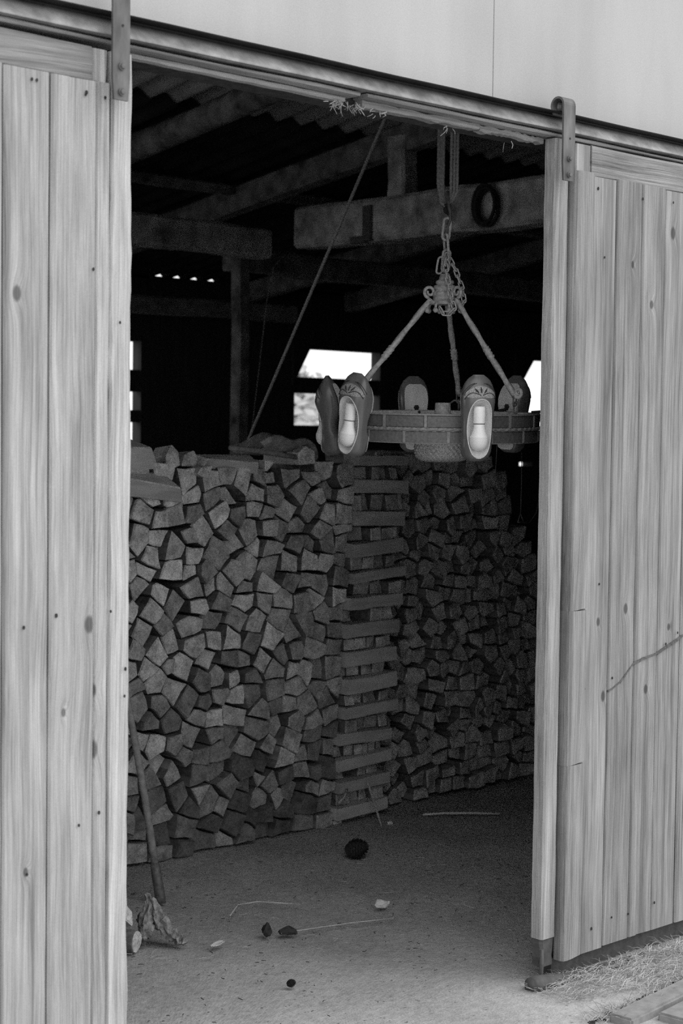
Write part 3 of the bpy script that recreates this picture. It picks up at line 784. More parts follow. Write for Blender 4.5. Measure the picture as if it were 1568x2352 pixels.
# ring body
NS = 112
m = MB(); pr = [(.2965, -HZ), (.2965, HZ), (.290, HZ + .001), (.274, HZ), (.274, -HZ), (.285, -HZ - .001)]; V = []; F = []; k = len(pr)
for i in range(NS):
    a = 2 * math.pi * i / NS; V += [pol(r, a, z) for r, z in pr]
for i in range(NS):
    i2 = (i + 1) % NS
    for j in range(k): F.append((i*k+j, i2*k+j, i2*k+(j+1) % k, i*k+(j+1) % k))
part(m.add(V, F), 'ring', M_cast)
NB = 14; st = 2 * math.pi / NB
def arcbox(a0, a1, r0, r1, z0, z1, n=6, c=.002):
    m = MB(); V = []; F = []; pr = [(r0, z0), (r1 - c, z0), (r1, z0 + c), (r1, z1 - c), (r1 - c, z1), (r0, z1)]; k = 6
    for i in range(n + 1): V += [pol(r, a0 + (a1 - a0) * i / n, z) for r, z in pr]
    for i in range(n):
        for j in range(k): F.append((i*k+j, i*k+k+j, i*k+k+(j+1) % k, i*k+(j+1) % k))
    F += [tuple(range(k)), tuple(n*k+k-1-j for j in range(k))]
    return m.add(V, F)
for i in range(NB):
    a = R(-13) + i * st
    part(arcbox(a + .018, a + st - .018, .290, .3005, .0045, HZ - .004), 'brick', M_brick)
    a = R(0) + i * st
    part(arcbox(a + .018, a + st - .018, .290, .2990, -HZ + .001, -.007), 'brick', M_brick)
m = MB()
for i in range(NB):
    for (a, z0, z1, rr) in ((R(-13) + i * st, .002, HZ, .3035), (R(0) + i * st, -HZ + .001, -.004, .3015)):
        q = arcbox(a - .013, a + .013, .290, rr, z0, z1, 2, .0025); m.add(q.v, q.f)
q = arcbox(0, 2 * math.pi * .9999, .288, .3035, HZ - .004, HZ + .0015, 112, .0015); m.add(q.v, q.f)
q = arcbox(0, 2 * math.pi * .9999, .288, .2995, -HZ, -HZ + .0025, 112, .0008); m.add(q.v, q.f)
part(m, 'joint_ribs', M_mortar)
m = MB(); N = 280
m.tube([pol(.3015, 2*math.pi*i/N, -.001 + .0012 * math.sin(i * 2 * math.pi / 280 * 70)) for i in range(N)], [.0042 + .0016 * math.sin(i * 2 * math.pi / 280 * 70 + 1) for i in range(N)], 8, True)
part(m, 'scalloped_band', M_mortar, smooth=True)
# hub and spokes
m = MB(); m.lathe([(0, -.02), (.05, -.02), (.05, .03), (.026, .034), (.024, .072), (.022, .074), (.015, .074), (.014, .06), (0, .06)], 20); part(m, 'hub', M_cast)
for i in range(4):
    a = R(25 + 90 * i)
    part(MB().obox(pol(.045, a, .0), pol(.278, a, .0), .03, .012, n=2, ch=.15), 'spoke', M_cast)
o = part(MB().tube([(.02, 0, .07), (.035, -.005, .082), (.06, -.02, .078), (.085, -.06, .06), (.10, -.16, .05)], .0032, 6), 'lamp_cord', M_strap, smooth=True)
# pressed glass bowl under the hub
def gm(a, k):
    return 1 + (.03 * math.cos(30 * a + (math.pi if (k // 2) % 2 else 0)) if 2 <= k <= 15 else 0)
gp = [(.084, -.046), (.087, -.049), (.086, -.053), (.0865, -.056), (.085, -.061), (.087, -.066), (.086, -.071), (.087, -.076), (.085, -.080), (.086, -.085), (.083, -.090), (.082, -.095), (.078, -.099), (.074, -.103), (.066, -.107), (.055, -.110), (.03, -.112), (.001, -.113)]
m = MB(); m.lathe(gp, 180, mod=gm); m.lathe([(r - .003, z + .003) for r, z in gp[:-1]], 48)
part(m, 'glass_bowl', M_glass, smooth=True)
part(MB().lathe([(.02, -.02), (.088, -.042), (.0885, -.046), (.082, -.047), (.02, -.03)], 32), 'bowl_gallery', M_cast, smooth=True)

# clog prototype: x width, z length (toe up), -y outward (top of shoe), sole plane at y = 0
L = .252
def lerp_t(tab, u):
    for (a, va), (b, vb) in zip(tab, tab[1:]):
        if u <= b:
            f = (u - a) / (b - a); f = f * f * (3 - 2 * f) if False else f
            return va + (vb - va) * f
    return tab[-1][1]
def smooth_t(tab, u, e=.02): return (lerp_t(tab, max(0, u - e)) + 2 * lerp_t(tab, u) + lerp_t(tab, min(1, u + e))) / 4
TW = [(0, .018), (.015, .028), (.05, .039), (.12, .0445), (.25, .0455), (.45, .0455), (.58, .048), (.70, .0505), (.80, .049), (.88, .043), (.94, .035), (.975, .026), (1, .013)]
TT = [(0, .046), (.02, .058), (.06, .066), (.15, .070), (.3, .068), (.45, .069), (.58, .079), (.68, .084), (.78, .078), (.88, .065), (.95, .056), (1, .046)]
TS = [(0, .020), (.015, .008), (.05, .0), (.26, .0), (.31, .011), (.43, .013), (.52, .004), (.6, .0), (.72, .003), (.83, .014), (.92, .026), (1, .040)]
def surf(u, a, off=0.):
    w_ = smooth_t(TW, u) + off; ht = smooth_t(TT, u) + off; hs = smooth_t(TS, u, .012) - off
    hc, hh = (ht + hs) / 2, (ht - hs) / 2
    c, s = math.cos(a), math.sin(a)
    ex, ey = (.85, .95) if s >= 0 else (.62, .55)
    x = w_ * math.copysign(abs(c) ** ex, c); h = hc + hh * math.copysign(abs(s) ** ey, s)
    return (x, -h, u * L)
us = [0, .006, .015, .03, .05, .08, .12, .17, .22, .26, .285, .31, .35, .40, .44, .48, .52, .56, .6, .64, .68, .72, .76, .80, .84, .88, .91, .94, .965, .983, .995, 1]
NA = 36; V, F = [], []
for u in us: V += [surf(u, 2 * math.pi * j / NA) for j in range(NA)]
for i in range(len(us) - 1):
    for j in range(NA): F.append((i*NA+j, i*NA+(j+1) % NA, i*NA+NA+(j+1) % NA, i*NA+NA+j))
F += [tuple(range(NA)), tuple(len(V) - 1 - j for j in range(NA))]
shoe = MB().add(V, F).build('clog', [M_clog, M_raw])
# hollow it with an ellipsoid cutter
def ell(bm_c, r, n1=30, n2=40):
    m = MB(); V, F = [], []
    for i in range(n1 + 1):
        th = math.pi * i / n1
        for j in range(n2):
            ph = 2 * math.pi * j / n2
            s1, c1 = math.sin(th) ** .8, math.cos(th)
            V.append((bm_c[0] + r[0] * s1 * math.cos(ph), bm_c[1] + r[1] * s1 * math.sin(ph), bm_c[2] + r[2] * c1))
    for i in range(n1):
        for j in range(n2): F.append((i*n2+j, i*n2+(j+1) % n2, i*n2+n2+(j+1) % n2, i*n2+n2+j))
    return m.add(V, F)
ec, er = (0, -.080, .375 * L), (.0405, .052, .345 * L)
cm = ell(ec, er)
cb_ = bmesh.new(); tmp = cm.build('cutter', M_raw)
bm = bmesh.new(); bm.from_mesh(tmp.data); bmesh.ops.remove_doubles(bm, verts=bm.verts, dist=1e-5); bmesh.ops.recalc_face_normals(bm, faces=bm.faces); bm.to_mesh(tmp.data); bm.free()
md = shoe.modifiers.new('hollow', 'BOOLEAN'); md.object = tmp; md.operation = 'DIFFERENCE'; md.solver = 'EXACT'
dg = bpy.context.evaluated_depsgraph_get()
me = bpy.data.meshes.new_from_object(shoe.evaluated_get(dg)); shoe.modifiers.clear(); shoe.data = me
bpy.data.objects.remove(tmp)
me.materials.clear(); me.materials.append(M_clog); me.materials.append(M_raw)
for p in me.polygons:
    c = p.center; d = Vector(((c.x - ec[0]) / er[0], (c.y - ec[1]) / er[1], 0)).length ** 2.5 + ((c.z - ec[2]) / er[2]) ** 2
    inner = p.normal.dot(Vector((c.x - ec[0], c.y - ec[1], (c.z - ec[2]) * .2))) < 0 and d < 1.03
    p.material_index = 1 if inner else 0
    p.use_smooth = True
me.set_sharp_from_angle(angle=R(32))
# pale worn rim along the edge of the opening
ef = {}
for p in me.polygons:
    for ek in p.edge_keys: ef.setdefault(ek, []).append(p.material_index)
adj = {}
for (a, b), q in ef.items():
    if len(q) == 2 and q[0] != q[1]: adj.setdefault(a, []).append(b); adj.setdefault(b, []).append(a)
start = next(iter(adj)); loop = [start]; prev = None
while True:
    nx_ = [v for v in adj[loop[-1]] if v != prev]
    if not nx_ or (nx_[0] == start and len(loop) > 2): break
    prev = loop[-1]; loop.append(nx_[0])
    if len(loop) > 600: break
rim_pts = [me.vertices[i].co.copy() for i in loop]
keep = [rim_pts[0]]
for q in rim_pts[1:]:
    if (q - keep[-1]).length > .004: keep.append(q)
clog = thing('clog', None, None, (0, 0, 0)); del clog['_loc']
sh = shoe; sh.name = 'clog_body'; sh.parent = clog
for _ in range(3): keep = [(keep[i-1] + keep[i] * 2 + keep[(i+1) % len(keep)]) / 4 for i in range(len(keep))]
rm = MB().tube(keep, .0014, 6, True).build('rim', M_raw, None, True); rm.parent = clog
# raw sole
m = MB(); V, F = [], []
def sole_patch(u0, u1, inset, n=14):
    V, F = [], []; k = 7
    for i in range(n + 1):
        u = u0 + (u1 - u0) * i / n; e = min(1, 4 * min((u - u0), (u1 - u)) / (u1 - u0) + .15)
        w_ = (smooth_t(TW, u) - inset) * min(1, .5 + e)
        for j in range(k):
            f = -1 + 2 * j / (k - 1)
            V.append((w_ * f, .0012 - (smooth_t(TS, u, .012) + .000), u * L))
    for i in range(n):
        for j in range(k - 1): F.append((i*k+j, i*k+j+1, i*k+k+j+1, i*k+k+j))
    return V, F
V, F = sole_patch(.04, .27, .010); so2 = MB().add(V, F).build('heel_pad', M_raw, None, True); so2.parent = clog
V, F = sole_patch(.50, .90, .010); so = MB().add(V, F).build('sole', M_raw, None, True); so.parent = clog
# carved band and leaf cuts on the vamp
m = MB(); V, F = [], []; n1, n2 = 8, 24
for i in range(n1 + 1):
    for j in range(n2 + 1):
        a = R(22 + 136 * j / n2); s = abs(a - math.pi / 2) / R(68)
        lo = .735 + .005 * math.cos(8 * s); hi = .875 - .10 * s ** 1.5
        hi = max(hi, lo + .006)
        V.append(surf(lo + (hi - lo) * i / n1, a, .0007))
k = n2 + 1
for i in range(n1):
    for j in range(n2): F.append((i*k+j, i*k+j+1, i*k+k+j+1, i*k+k+j))
bd = m.add(V, F).build('carved_band', M_band, None, True); bd.parent = clog
m = MB()
def stroke(uv, r=.0011): m.tube([surf(u, R(a), .0009) for u, a in uv], r if isinstance(r, list) else [r] * len(uv), 5)
for sgn in (1, -1):
    stroke([(.765 + .035 * math.sin(math.pi * min(1, t_ / 8 * 1.0)) - .05 * (t_ / 8) ** 2, 90 + sgn * (2 + 62 * t_ / 8)) for t_ in range(9)], .0013)
    stroke([(.90 - .14 * (t_ / 8) ** 1.6, 90 + sgn * (12 + 56 * t_ / 8)) for t_ in range(9)], .0009)
    stroke([(.90 - .13 * (t_ / 8) ** 1.6, 90 + sgn * (20 + 60 * t_ / 8)) for t_ in range(9)], .0009)
for an, du in ((0, .075), (17, .06), (-17, .06)):
    stroke([(.785 + du * t_ / 6, 90 + an * (.35 + .85 * t_ / 6)) for t_ in range(7)], [.0003, .0016, .0026, .0028, .0022, .0014, .0003])
cv = m.build('carved_lines', simple('carved_groove_dark', .045, .6, ns=90, amt=.3), None, True); cv.parent = clog
# bulb and socket
def zl(mb, h): 
    for v in mb.v: v.x, v.y, v.z = v.x, v.y - h, v.z
    return mb
m = MB(); m.lathe([(0, .635 * L), (.0155, .635 * L), (.0168, .60 * L), (.0172, .45 * L), (.0165, .437 * L), (0, .437 * L)], 24); bs = zl(m, .058).build('bulb_socket', M_white, None, True); bs.parent = clog
m = MB(); m.lathe([(.0160, .4385 * L), (.0160, .430 * L)], 24); bc = zl(m, .058).build('bulb_collar', M_black, None, True); bc.parent = clog
m = MB(); m.lathe([(0, .4335 * L), (.0155, .4335 * L), (.0160, .40 * L), (.0180, .36 * L), (.0225, .31 * L), (.0262, .280 * L)], 24)
m.lathe([(.0262, .280 * L), (.0275, .25 * L), (.0272, .215 * L), (.0245, .175 * L), (.019, .145 * L), (.010, .125 * L), (0, .120 * L)], 24, mi=1)
bb = zl(m, .058).build('bulb', [M_white, M_globe], None, True); bb.parent = clog
# bracket between ring and clog
m = MB(); m.tube([(0, .040, .55 * L), (0, .012, .56 * L), (0, -.004, .57 * L)], .0045, 8); m.lathe([(0, 0), (.009, 0), (.009, .004), (0, .004)], 6)
for v in m.v[-24:]: v.x, v.y, v.z = v.x, .006 - v.z, .60 * L + v.y
m.tube([(0, .004, .60 * L), (.004, .02, .53 * L), (.002, .034, .44 * L), (0, .045, .36 * L)], .0028, 6)
br = m.build('bracket', M_black, None, True); br.parent = clog
kids = [sh, rm, so, so2, bd, cv, bs, bc, bb, br]
angs = (13, -57, -102, -167, 136, 76)
for i, an in enumerate(angs):
    if i == 0: c = clog
    else:
        c = clog.copy(); col.objects.link(c)
        for o in kids:
            d = o.copy(); col.objects.link(d); d.parent = c
    c.parent = ch; a = R(an); rr = .318
    c.location = pol(rr, a, -.090 + (0, .003, -.006, -.008, .0, .0)[i])
    tw_ = (0, 7, 2, 0, -2, 0)[i]
    c.rotation_euler = Euler((R((0, 0, 2, -3, 0, 0)[i]), R(tw_), a + R((0, 18, 0, 0, 0, 0)[i])), 'XYZ')
# crown
m = MB(); m.lathe([(0, .475), (.014, .474), (.018, .462), (.020, .455), (.028, .452), (.029, .444), (.024, .441), (.034, .437), (.036, .428), (.031, .424), (.033, .420), (.040, .416), (.041, .408), (.036, .403), (.038, .392), (.050, .386), (.052, .380), (.046, .378), (0, .378)], 28)
part(m, 'crown', M_cast, smooth=True)
m = MB()
for i in range(8):
    a = R(45 * i + 12); p_ = Vector(pol(.050, a, .384)); q_ = Vector(pol(.056, a, .366))
    m.tube([p_, p_.lerp(q_, .5) + Vector((0, 0, .002)), q_], .0042, 6)
    s_ = MB().lathe([(.0001, -.0085), (.005, -.007), (.0085, 0), (.005, .007), (.0001, .0085)], 10); m.add([v + q_ - Vector((0, 0, .006)) for v in s_.v], s_.f)
    b2 = Vector(pol(.051, a + R(22.5), .380)); b3 = Vector(pol(.050, a + R(45), .384)); m.tube([p_, b2 + Vector((0, 0, .006)), b3], .003, 6)
part(m, 'crown_drops', M_cast, smooth=True)
def spiral(c, e1, e2, r0, r1, turns, n=22, a0=0):
    return [Vector(c) + (Vector(e1) * math.cos(a0 + turns * 2*math.pi*i/n) + Vector(e2) * math.sin(a0 + turns * 2*math.pi*i/n)) * (r0 + (r1 - r0) * i / n) for i in range(n + 1)]
for an in (-76, 46, 166):
    a = R(an); rad = Vector(pol(1, a, 0)); up = Vector((0, 0, 1))
    p0 = rad * .045 + up * .395; p1 = rad * .284 + up * .100
    N = 60; pts = [p0.lerp(p1, i / N) for i in range(N + 1)]
    Lr = (p1 - p0).length
    def tw(s, Lr=Lr):
        f = s / Lr
        return 6 * f if f < .5 else 3 + (f - .5) / .13 * 2 * math.pi if f < .63 else 3 + 2 * math.pi + 6 * (f - .63)
    rr = [.0076 * (1.25 if .5 < i / N < .63 else 1) for i in range(N + 1)]
    m = MB(); m.tube(pts, rr, 8, sect='square', twist=tw)
    tip = spiral(p1 + rad * .012 + up * .010, -rad, -up, .016, .005, 1.25, a0=.6); m.tube(tip, [.0062 - .002 * i / 22 for i in range(23)], 8)
    c0 = p0 - up * .0 + rad * .004 + up * .022
    m.tube(spiral(c0, rad, up, .019, .006, 1.3, a0=-1.4), [.0055 - .0015 * i / 22 for i in range(23)], 8)
    part(m, 'arm', M_cast, smooth=True)
    # two links tying the arm's foot to the ring
    def linkpts(c, d, sd, hl, hw, n=18):
        c, d, sd = Vector(c), Vector(d).normalized(), Vector(sd).normalized()
        P = []
        for i in range(n):
            t_ = 2 * math.pi * i / n
            P.append(c + d * (math.copysign(hl - hw, math.sin(t_)) if abs(math.sin(t_)) > .05 else 0) + d * hw * math.sin(t_) + sd * hw * math.cos(t_))
        return P
    tg = Vector((math.cos(a), math.sin(a), 0))
    for kx, (cc, sd) in enumerate(((p1 + up * -.014, tg), (p1 + rad * .004 + up * -.036, rad))):
        part(MB().tube(linkpts(cc, up, sd, .017, .007), .0026, 6, True), 'chain_link', M_iron, smooth=True)
# chains: draped small chain and heavy chain above
def chain(path, hl, hw, r, mt):
    for i in range(len(path) - 1):
        a_, b_ = Vector(path[i]), Vector(path[i + 1]); d = (b_ - a_).normalized()
        s1 = d.cross(Vector((0, 1, 0))).normalized(); s2 = d.cross(s1)
        sd = (s1 * .92 + s2 * .4) if i % 2 == 0 else (s2 * .92 - s1 * .4)
        part(MB().tube(linkpts((a_ + b_) / 2, d, sd, hl, hw), r, 7, True), 'chain_link', mt, smooth=True)
def walk(keys, step):
    keys = [Vector(k) for k in keys]; out = [keys[0]]; cur = keys[0]; i = 1
    while i < len(keys):
        d = keys[i] - cur
        if d.length < step: i += 1; continue
        cur = cur + d.normalized() * step; out.append(cur)
    return out
chain(walk([(.004, -.02, .535), (-.004, -.045, .49), (.008, -.058, .44), (.016, -.066, .395), (.030, -.066, .352), (.012, -.06, .348), (-.012, -.06, .350), (-.02, -.055, .37)], .0205), .0145, .0068, .0025, M_cast)
chain(walk([(.012, -.01, .520), (.030, -.012, .515), (.040, -.02, .47), (.055, -.03, .42), (.060, -.035, .375), (.045, -.04, .36)], .0205), .0145, .0068, .0025, M_cast)
chain([(0, 0, .49), (.004, 0, .538), (0, 0, .588), (.004, 0, .636)], .034, .0125, .0046, M_cast)
part(MB().tube(linkpts((-.016, -.004, .50), (.15, 0, 1), (1, .3, 0), .026, .010), .0035, 7, True), 'chain_link', M_cast, smooth=True)
part(MB().tube([(.006, 0, .622), (.013, 0, .64), (.012, 0, .665), (.006, .012, .70), (.005, .02, .73)], .005, 8), 'hook', M_iron, smooth=True)

# ropes carrying the chandelier
def L2W(p):
    return CH + Matrix.Rotation(R(-43.084), 3, 'Z') @ Vector(p)
slg = thing('rope_sling', 'frayed ropes dropping from the roof to the chandelier chain', 'rope', tuple(L2W((0, .03, .8))))
ptop = RZ(.62) - .18
def rope(pts, r, mt, parent=None, name='rope', lobes=3, amp=.16, tw=160., n=12, sub=.006):
    P = [Vector(p) for p in pts]; out = []
    for a_, b_ in zip(P, P[1:]):
        k_ = max(1, int((b_ - a_).length / sub)); out += [a_.lerp(b_, i / k_) for i in range(k_)]
    out.append(P[-1])
    return MB().tube(out, r, n, lobes=lobes, amp=amp, twist=tw).build(name, mt, parent, True)
zt = ptop - CH.z
for x0, x1 in ((.017, .010), (.027, .016), (.0365, .022)):
    rope([L2W((x0 - .004, .028, zt)), L2W((x0, .028, 1.0)), L2W((x0 - .0005, .028, .735)), L2W((x1, .026, .705)), L2W((.006, .02, .695))], .0048, M_rope, slg)
for x0, x1 in ((-.021, .0), (-.0135, .002), (-.0065, .004)):
    rope([L2W((x0, .03, zt)), L2W((x0 - .001, .03, 1.0)), L2W((x0 - .002, .03, .76)), L2W((x0 * .6, .028, .70)), L2W((.004, .02, .685))], .0056, M_ropedk, slg)
MB().tube([L2W((.006 + .002 * math.sin(i), .022, .662 + i * .003)) for i in range(12)], .0105, 8).build('lashing', M_black, slg, True)
rp = rope([(1.93, .66, ptop + .06), (2.0, .95, 3.0), (2.063, 1.3, 2.726), (2.254, 2.3, 1.528), (2.36, 2.75, .98)], .0062, M_rope)
tag(rp, 'single taut rope slanting from the lintel down behind the log stack', 'rope')
st_ = MB().tube([(4.14, 4.2, 2.618), (3.97, 4.15, 2.50), (3.88, 4.1, 2.297), (3.69, 4.0, 1.53), (3.55, 3.95, .9)], .0022, 5).build('string', M_rope, None, True)
tag(st_, 'thin loose string hanging from the pale tie beam', 'string')
wr = MB(); wr.tube([L2W((.17, -.02, -.05)), (2.05, .75, 1.42), (2.10, .8, 1.33), (2.16, .82, 1.29)], .0012, 5)
wr.tube([(2.30, .85, 1.50), (2.302, .85, 1.38), (2.30, .85, 1.28)], .0012, 5)
pts_ = [(2.30, .85, 1.28), (2.33, .86, 1.25), (2.37, .87, 1.245), (2.42, .88, 1.28), (2.455, .89, 1.36), (2.47, .9, 1.46)]
wr.tube(pts_, .0012, 5)
wr.tube([(2.285, .85, 1.252), (2.30, .85, 1.285), (2.318, .85, 1.252), (2.285, .85, 1.252)], .0016, 5)
o = wr.build('hanging_wire', M_strap, None, True); tag(o, 'thin looping wire dangling below the chandelier beside the right door', 'wire')

# ------------------------------------------------------------------ things on the floor
pp = Vector((1.111, 1.353, .0)); pt = Vector((1.018, 1.672, 1.525))
tl = thing('tool_handle', 'slim wooden tool handle leaning on the log stack by the left door', 'tool', tuple(pp))
N = 20
MB().tube([pp.lerp(pt, .085 + .915 * i / N) + Vector((.004 * math.sin(i * .5), 0, 0)) for i in range(N + 1)], [.0125 - .002 * i / N for i in range(N + 1)], 12).build('shaft', M_split, tl, True)
MB().tube([pp.lerp(pt, t_) for t_ in (0, .012, .07, .086)], [.016, .0175, .0165, .0145], 14).build('ferrule', M_iron, tl, True)

# pine cone
def pine_cone(name, loc, s, label, mt=M_black, rot=(1.2, .3, .5)):
    m = MB(); n = 90
    m.lathe([(.001, -.5), (.25, -.42), (.36, -.15), (.32, .15), (.16, .42), (.001, .5)], 14)
    for i in range(n):
        f = (i + .5) / n; z = -.48 + .96 * f; r0 = .40 * math.sin(math.pi * (f * .86 + .1)) ** .7; a = i * 2.39996
        e = Vector((math.cos(a), math.sin(a), 0)); tgt = Vector((-math.sin(a), math.cos(a), 0)); up = Vector((0, 0, 1))
        b = e * r0 * .62 + up * z; tip = e * (r0 + .035) + up * (z + .07); wd = .13 * (.6 + r0)
        m.add([b - tgt * wd, b + tgt * wd, tip + tgt * wd * .8, tip + e * .03, tip - tgt * wd * .8, tip - up * .05], [(0, 1, 2, 3), (0, 3, 4), (2, 1, 5), (5, 3, 2), (4, 3, 5), (0, 4, 5), (1, 0, 5)])
    me_ = m.build(name, mt); 
    me_.scale = (s, s, s); me_.rotation_euler = rot; me_.location = loc
    return tag(me_, label, 'pine cone')
pine_cone('pine_cone', (1.985, 1.34, .040), .085, 'large dark pine cone lying on the floor before the crisscross pillar')
pine_cone('pine_cone', (.888, .451, .012), .026, 'tiny dark cone on the pale floor near the doorway')
# scraps
def scrap(name, loc, size, label, cat, mt, rz=0., lift=.01, n=7, curl=.3):
    m = MB(); V, F = [], []
    for i in range(n + 1):
        for j in range(4):
            u = i / n - .5; v = j / 3 - .5
            wv = 1 - (2 * abs(u)) ** 2 * .65
            x, y = u * size[0], v * size[1] * wv
            V.append((x + random.uniform(-1, 1) * size[0] * .03, y, lift * (1 + math.sin(u * 5) * curl + random.uniform(-.3, .3) * curl) + abs(v) * size[1] * curl))
    for i in range(n):
        for j in range(3): F.append((i*4+j, i*4+j+1, i*4+4+j+1, i*4+4+j))
    o = m.add(V, F).build(name, mt, None)
    sm = o.modifiers.new('thick', 'SOLIDIFY'); sm.thickness = size[2]; sm.offset = 1
    o.location = loc; o.rotation_euler = (0, 0, rz)
    return tag(o, label, cat)
B2 = lambda *a: None
def chunk(name, loc, size, label, cat, mt, rz=0., seed=0):
    rg = random.Random(seed); bm = bmesh.new(); bmesh.ops.create_icosphere(bm, subdivisions=2, radius=.5)
    for v in bm.verts:
        f = 1 + .28 * math.sin(9 * v.co.x + seed) * math.cos(7 * v.co.y + seed * 2) + rg.uniform(-.10, .10)
        v.co = Vector((v.co.x * size[0] * f, v.co.y * size[1] * f, max(-.35, v.co.z) * size[2] * f))
    me_ = bpy.data.meshes.new(name); bm.to_mesh(me_); bm.free(); me_.materials.append(mt)
    o = bpy.data.objects.new(name, me_); col.objects.link(o); o.location = loc; o.rotation_euler = (0, 0, rz)
    return tag(o, label, cat)
chunk('wood_chip', (1.628, .843, .012), (.052, .022, .030), 'white wood chip lying alone on the floor inside the doorway', 'wood chip', M_chip, R(-25), 3)
scrap('leaf', (.968, .877, .0), (.055, .024, .0015), 'pale dry leaf on the floor left of the dark scrap', 'leaf', M_chip, R(10), .006)
scrap('wood_chip', (.36, .46, .0), (.022, .014, .002), 'small pale flake on the floor beside the left door', 'wood chip', M_chip, R(20), .004)
chunk('bark_scrap', (1.150, .862, .014), (.040, .030, .046), 'dark lump of bark on the floor, left end of the black scraps', 'bark', M_black, R(60), 11)
chunk('bark_scrap', (1.205, .828, .010), (.062, .030, .030), 'flat black bark scrap just right of the dark lump', 'bark', M_black, R(-40), 17)
chunk('pebble', (2.46, 1.64, .008), (.026, .018, .018), 'pale pebble at the foot of the crisscross pillar', 'pebble', M_chip, 0, 5)
def stick(name, pts, r, label, mt=M_straw):
    o = MB().tube(pts, r, 6).build(name, mt, None, True, loc=pts[0]); return tag(o, label, 'stick')
stick('stick', [(2.66, 1.655, .010), (2.74, 1.61, .012), (2.84, 1.54, .010), (2.92, 1.47, .008)], .005, 'pale stick on the dark floor before the right stack', M_chip)
stick('stick', [(2.405, 1.635, .006), (2.400, 1.665, .08), (2.395, 1.705, .165)], .0045, 'thin pale stick propped against the foot of the crisscross pillar')
stick('stick', [(2.25, 1.72, .105), (2.275, 1.715, .125), (2.31, 1.735, .15)], .0045, 'short pale splinter caught between the lowest pillar logs')
stick('twig', [(1.18, .83, .008), (1.30, .80, .008), (1.42, .77, .007), (1.56, .72, .006), (1.60, .76, .006)], .0022, 'long bent straw stalk trailing from the black scrap')
stick('twig', [(1.18, 1.08, .006), (1.27, 1.15, .010), (1.34, 1.13, .012), (1.44, 1.03, .006)], .0024, 'long dry stalk on the floor to the right of the tool handle')
# stump pieces by the left door
def short_log(p, q, r, label, name='firewood_log', seg=14):
    p, q = Vector(p), Vector(q); m = MB(); d = q - p
    pts = [p, p + d * .02, p + d * .5, q - d * .02, q]
    m.tube(pts, [r * .93, r, r * 1.05, r, r * .93], seg, lobes=3, amp=.06)
    n_ = len(m.f); m.i = [1] * (n_ - 2) + [0, 0]
    o = m.build(name, [M_end, M_bark], None, False, loc=(p + q) / 2); o['end_dark'] = .12
    return tag(o, label, 'firewood', 'broken pieces by the left door')
short_log((.745, .985, .034), (.665, 1.14, .034), .034, 'short round log lying on the floor behind the left door edge')
billet([(.765, 1.03, .065), (.725, 1.02, .10), (.735, 1.03, .145), (.775, 1.05, .105)], [(.70, 1.15, .03), (.66, 1.14, .09), (.67, 1.15, .13), (.71, 1.17, .09)], 'pale split wedge standing on the floor beside the short round log')['group'] = 'broken pieces by the left door'
m = MB(); rg = random.Random(12)
def gnarl(keys, radii, lobes, amp, tw):
    keys = [Vector(k) for k in keys]; P, Q = [], []
    for a_, b_, ra, rb_ in zip(keys, keys[1:], radii, radii[1:]):
        for i in range(5):
            f = i / 5; P.append(a_.lerp(b_, f) + Vector((rg.gauss(0, .002), rg.gauss(0, .002), rg.gauss(0, .002)))); Q.append((ra + (rb_ - ra) * f) * rg.uniform(.8, 1.2))
    m.tube(P, Q, 16, lobes=lobes, amp=amp, twist=tw)
gnarl([(.826, 1.05, .150), (.835, 1.03, .115), (.845, 1.01, .075), (.86, .985, .040), (.885, .955, .018), (.90, .94, .010)], [.006, .015, .020, .018, .015, .007], 5, .34, 14)
gnarl([(.828, 1.04, .13), (.812, 1.03, .085), (.80, 1.02, .045), (.80, 1.01, .015)], [.008, .016, .018, .013], 4, .34, 10)
gnarl([(.85, 1.04, .11), (.872, 1.02, .06), (.893, .99, .025), (.905, .975, .010)], [.005, .010, .011, .005], 3, .3, 20)
gnarl([(.82, 1.06, .09), (.845, 1.09, .05), (.86, 1.11, .012)], [.010, .016, .010], 4, .3, 8)
o = m.build('root_stump', simple('gnarled_root', .22, .95, ns=55, amt=.75, bump=.9, bd=.005), None, False, loc=(.87, 1.03, .1)); tag(o, 'gnarled split root leaning on the floor beside the left door', 'root')

# straw and litter (nobody could count it)
def strands(name, n, where, length, r, mt, label, cat, seed, flat=.5, z0=.004):
    rg = random.Random(seed); m = MB()
    for _ in range(n):
        x, y, sz = where(rg); l = rg.uniform(*length) * sz; a = rg.uniform(0, 2 * math.pi); e = rg.uniform(0, flat)
        d = Vector((math.cos(a) * math.cos(e), math.sin(a) * math.cos(e), math.sin(e)))
        b = Vector((rg.uniform(-1, 1), rg.uniform(-1, 1), rg.uniform(-.2, .6))) * l * .22
        p = Vector((x, y, z0 + h2(x, y) - .006 + rg.uniform(0, .006)))
        P = [p, p + d * l * .35 + b * .8, p + d * l * .7 + b, p + d * l + b * .3]
        for q in P: q.z = max(q.z, .001)
        m.tube(P, [r, r, r * .9, r * .4], 3, caps=False)
    o = m.build(name, mt, fix=False); return tag(o, label, cat, kind='stuff')
def w_straw(rg):
    t_ = rg.random() ** .8; x = 1.36 + 1.5 * t_
    return x, .015 - (.03 + .27 * rg.random() ** 1.15) * (.55 + .45 * min(1, t_ * 3)), .7 + .5 * t_
strands('straw_litter', 6500, w_straw, (.02, .075), .0008, M_straw, 'dry straw strewn along the foot of the right door', 'straw', 3, .38)
def w_kerb(rg):
    t_ = rg.random(); return 1.28 + .75 * t_, -.30 + .06 * t_ + rg.gauss(0, .02), .8
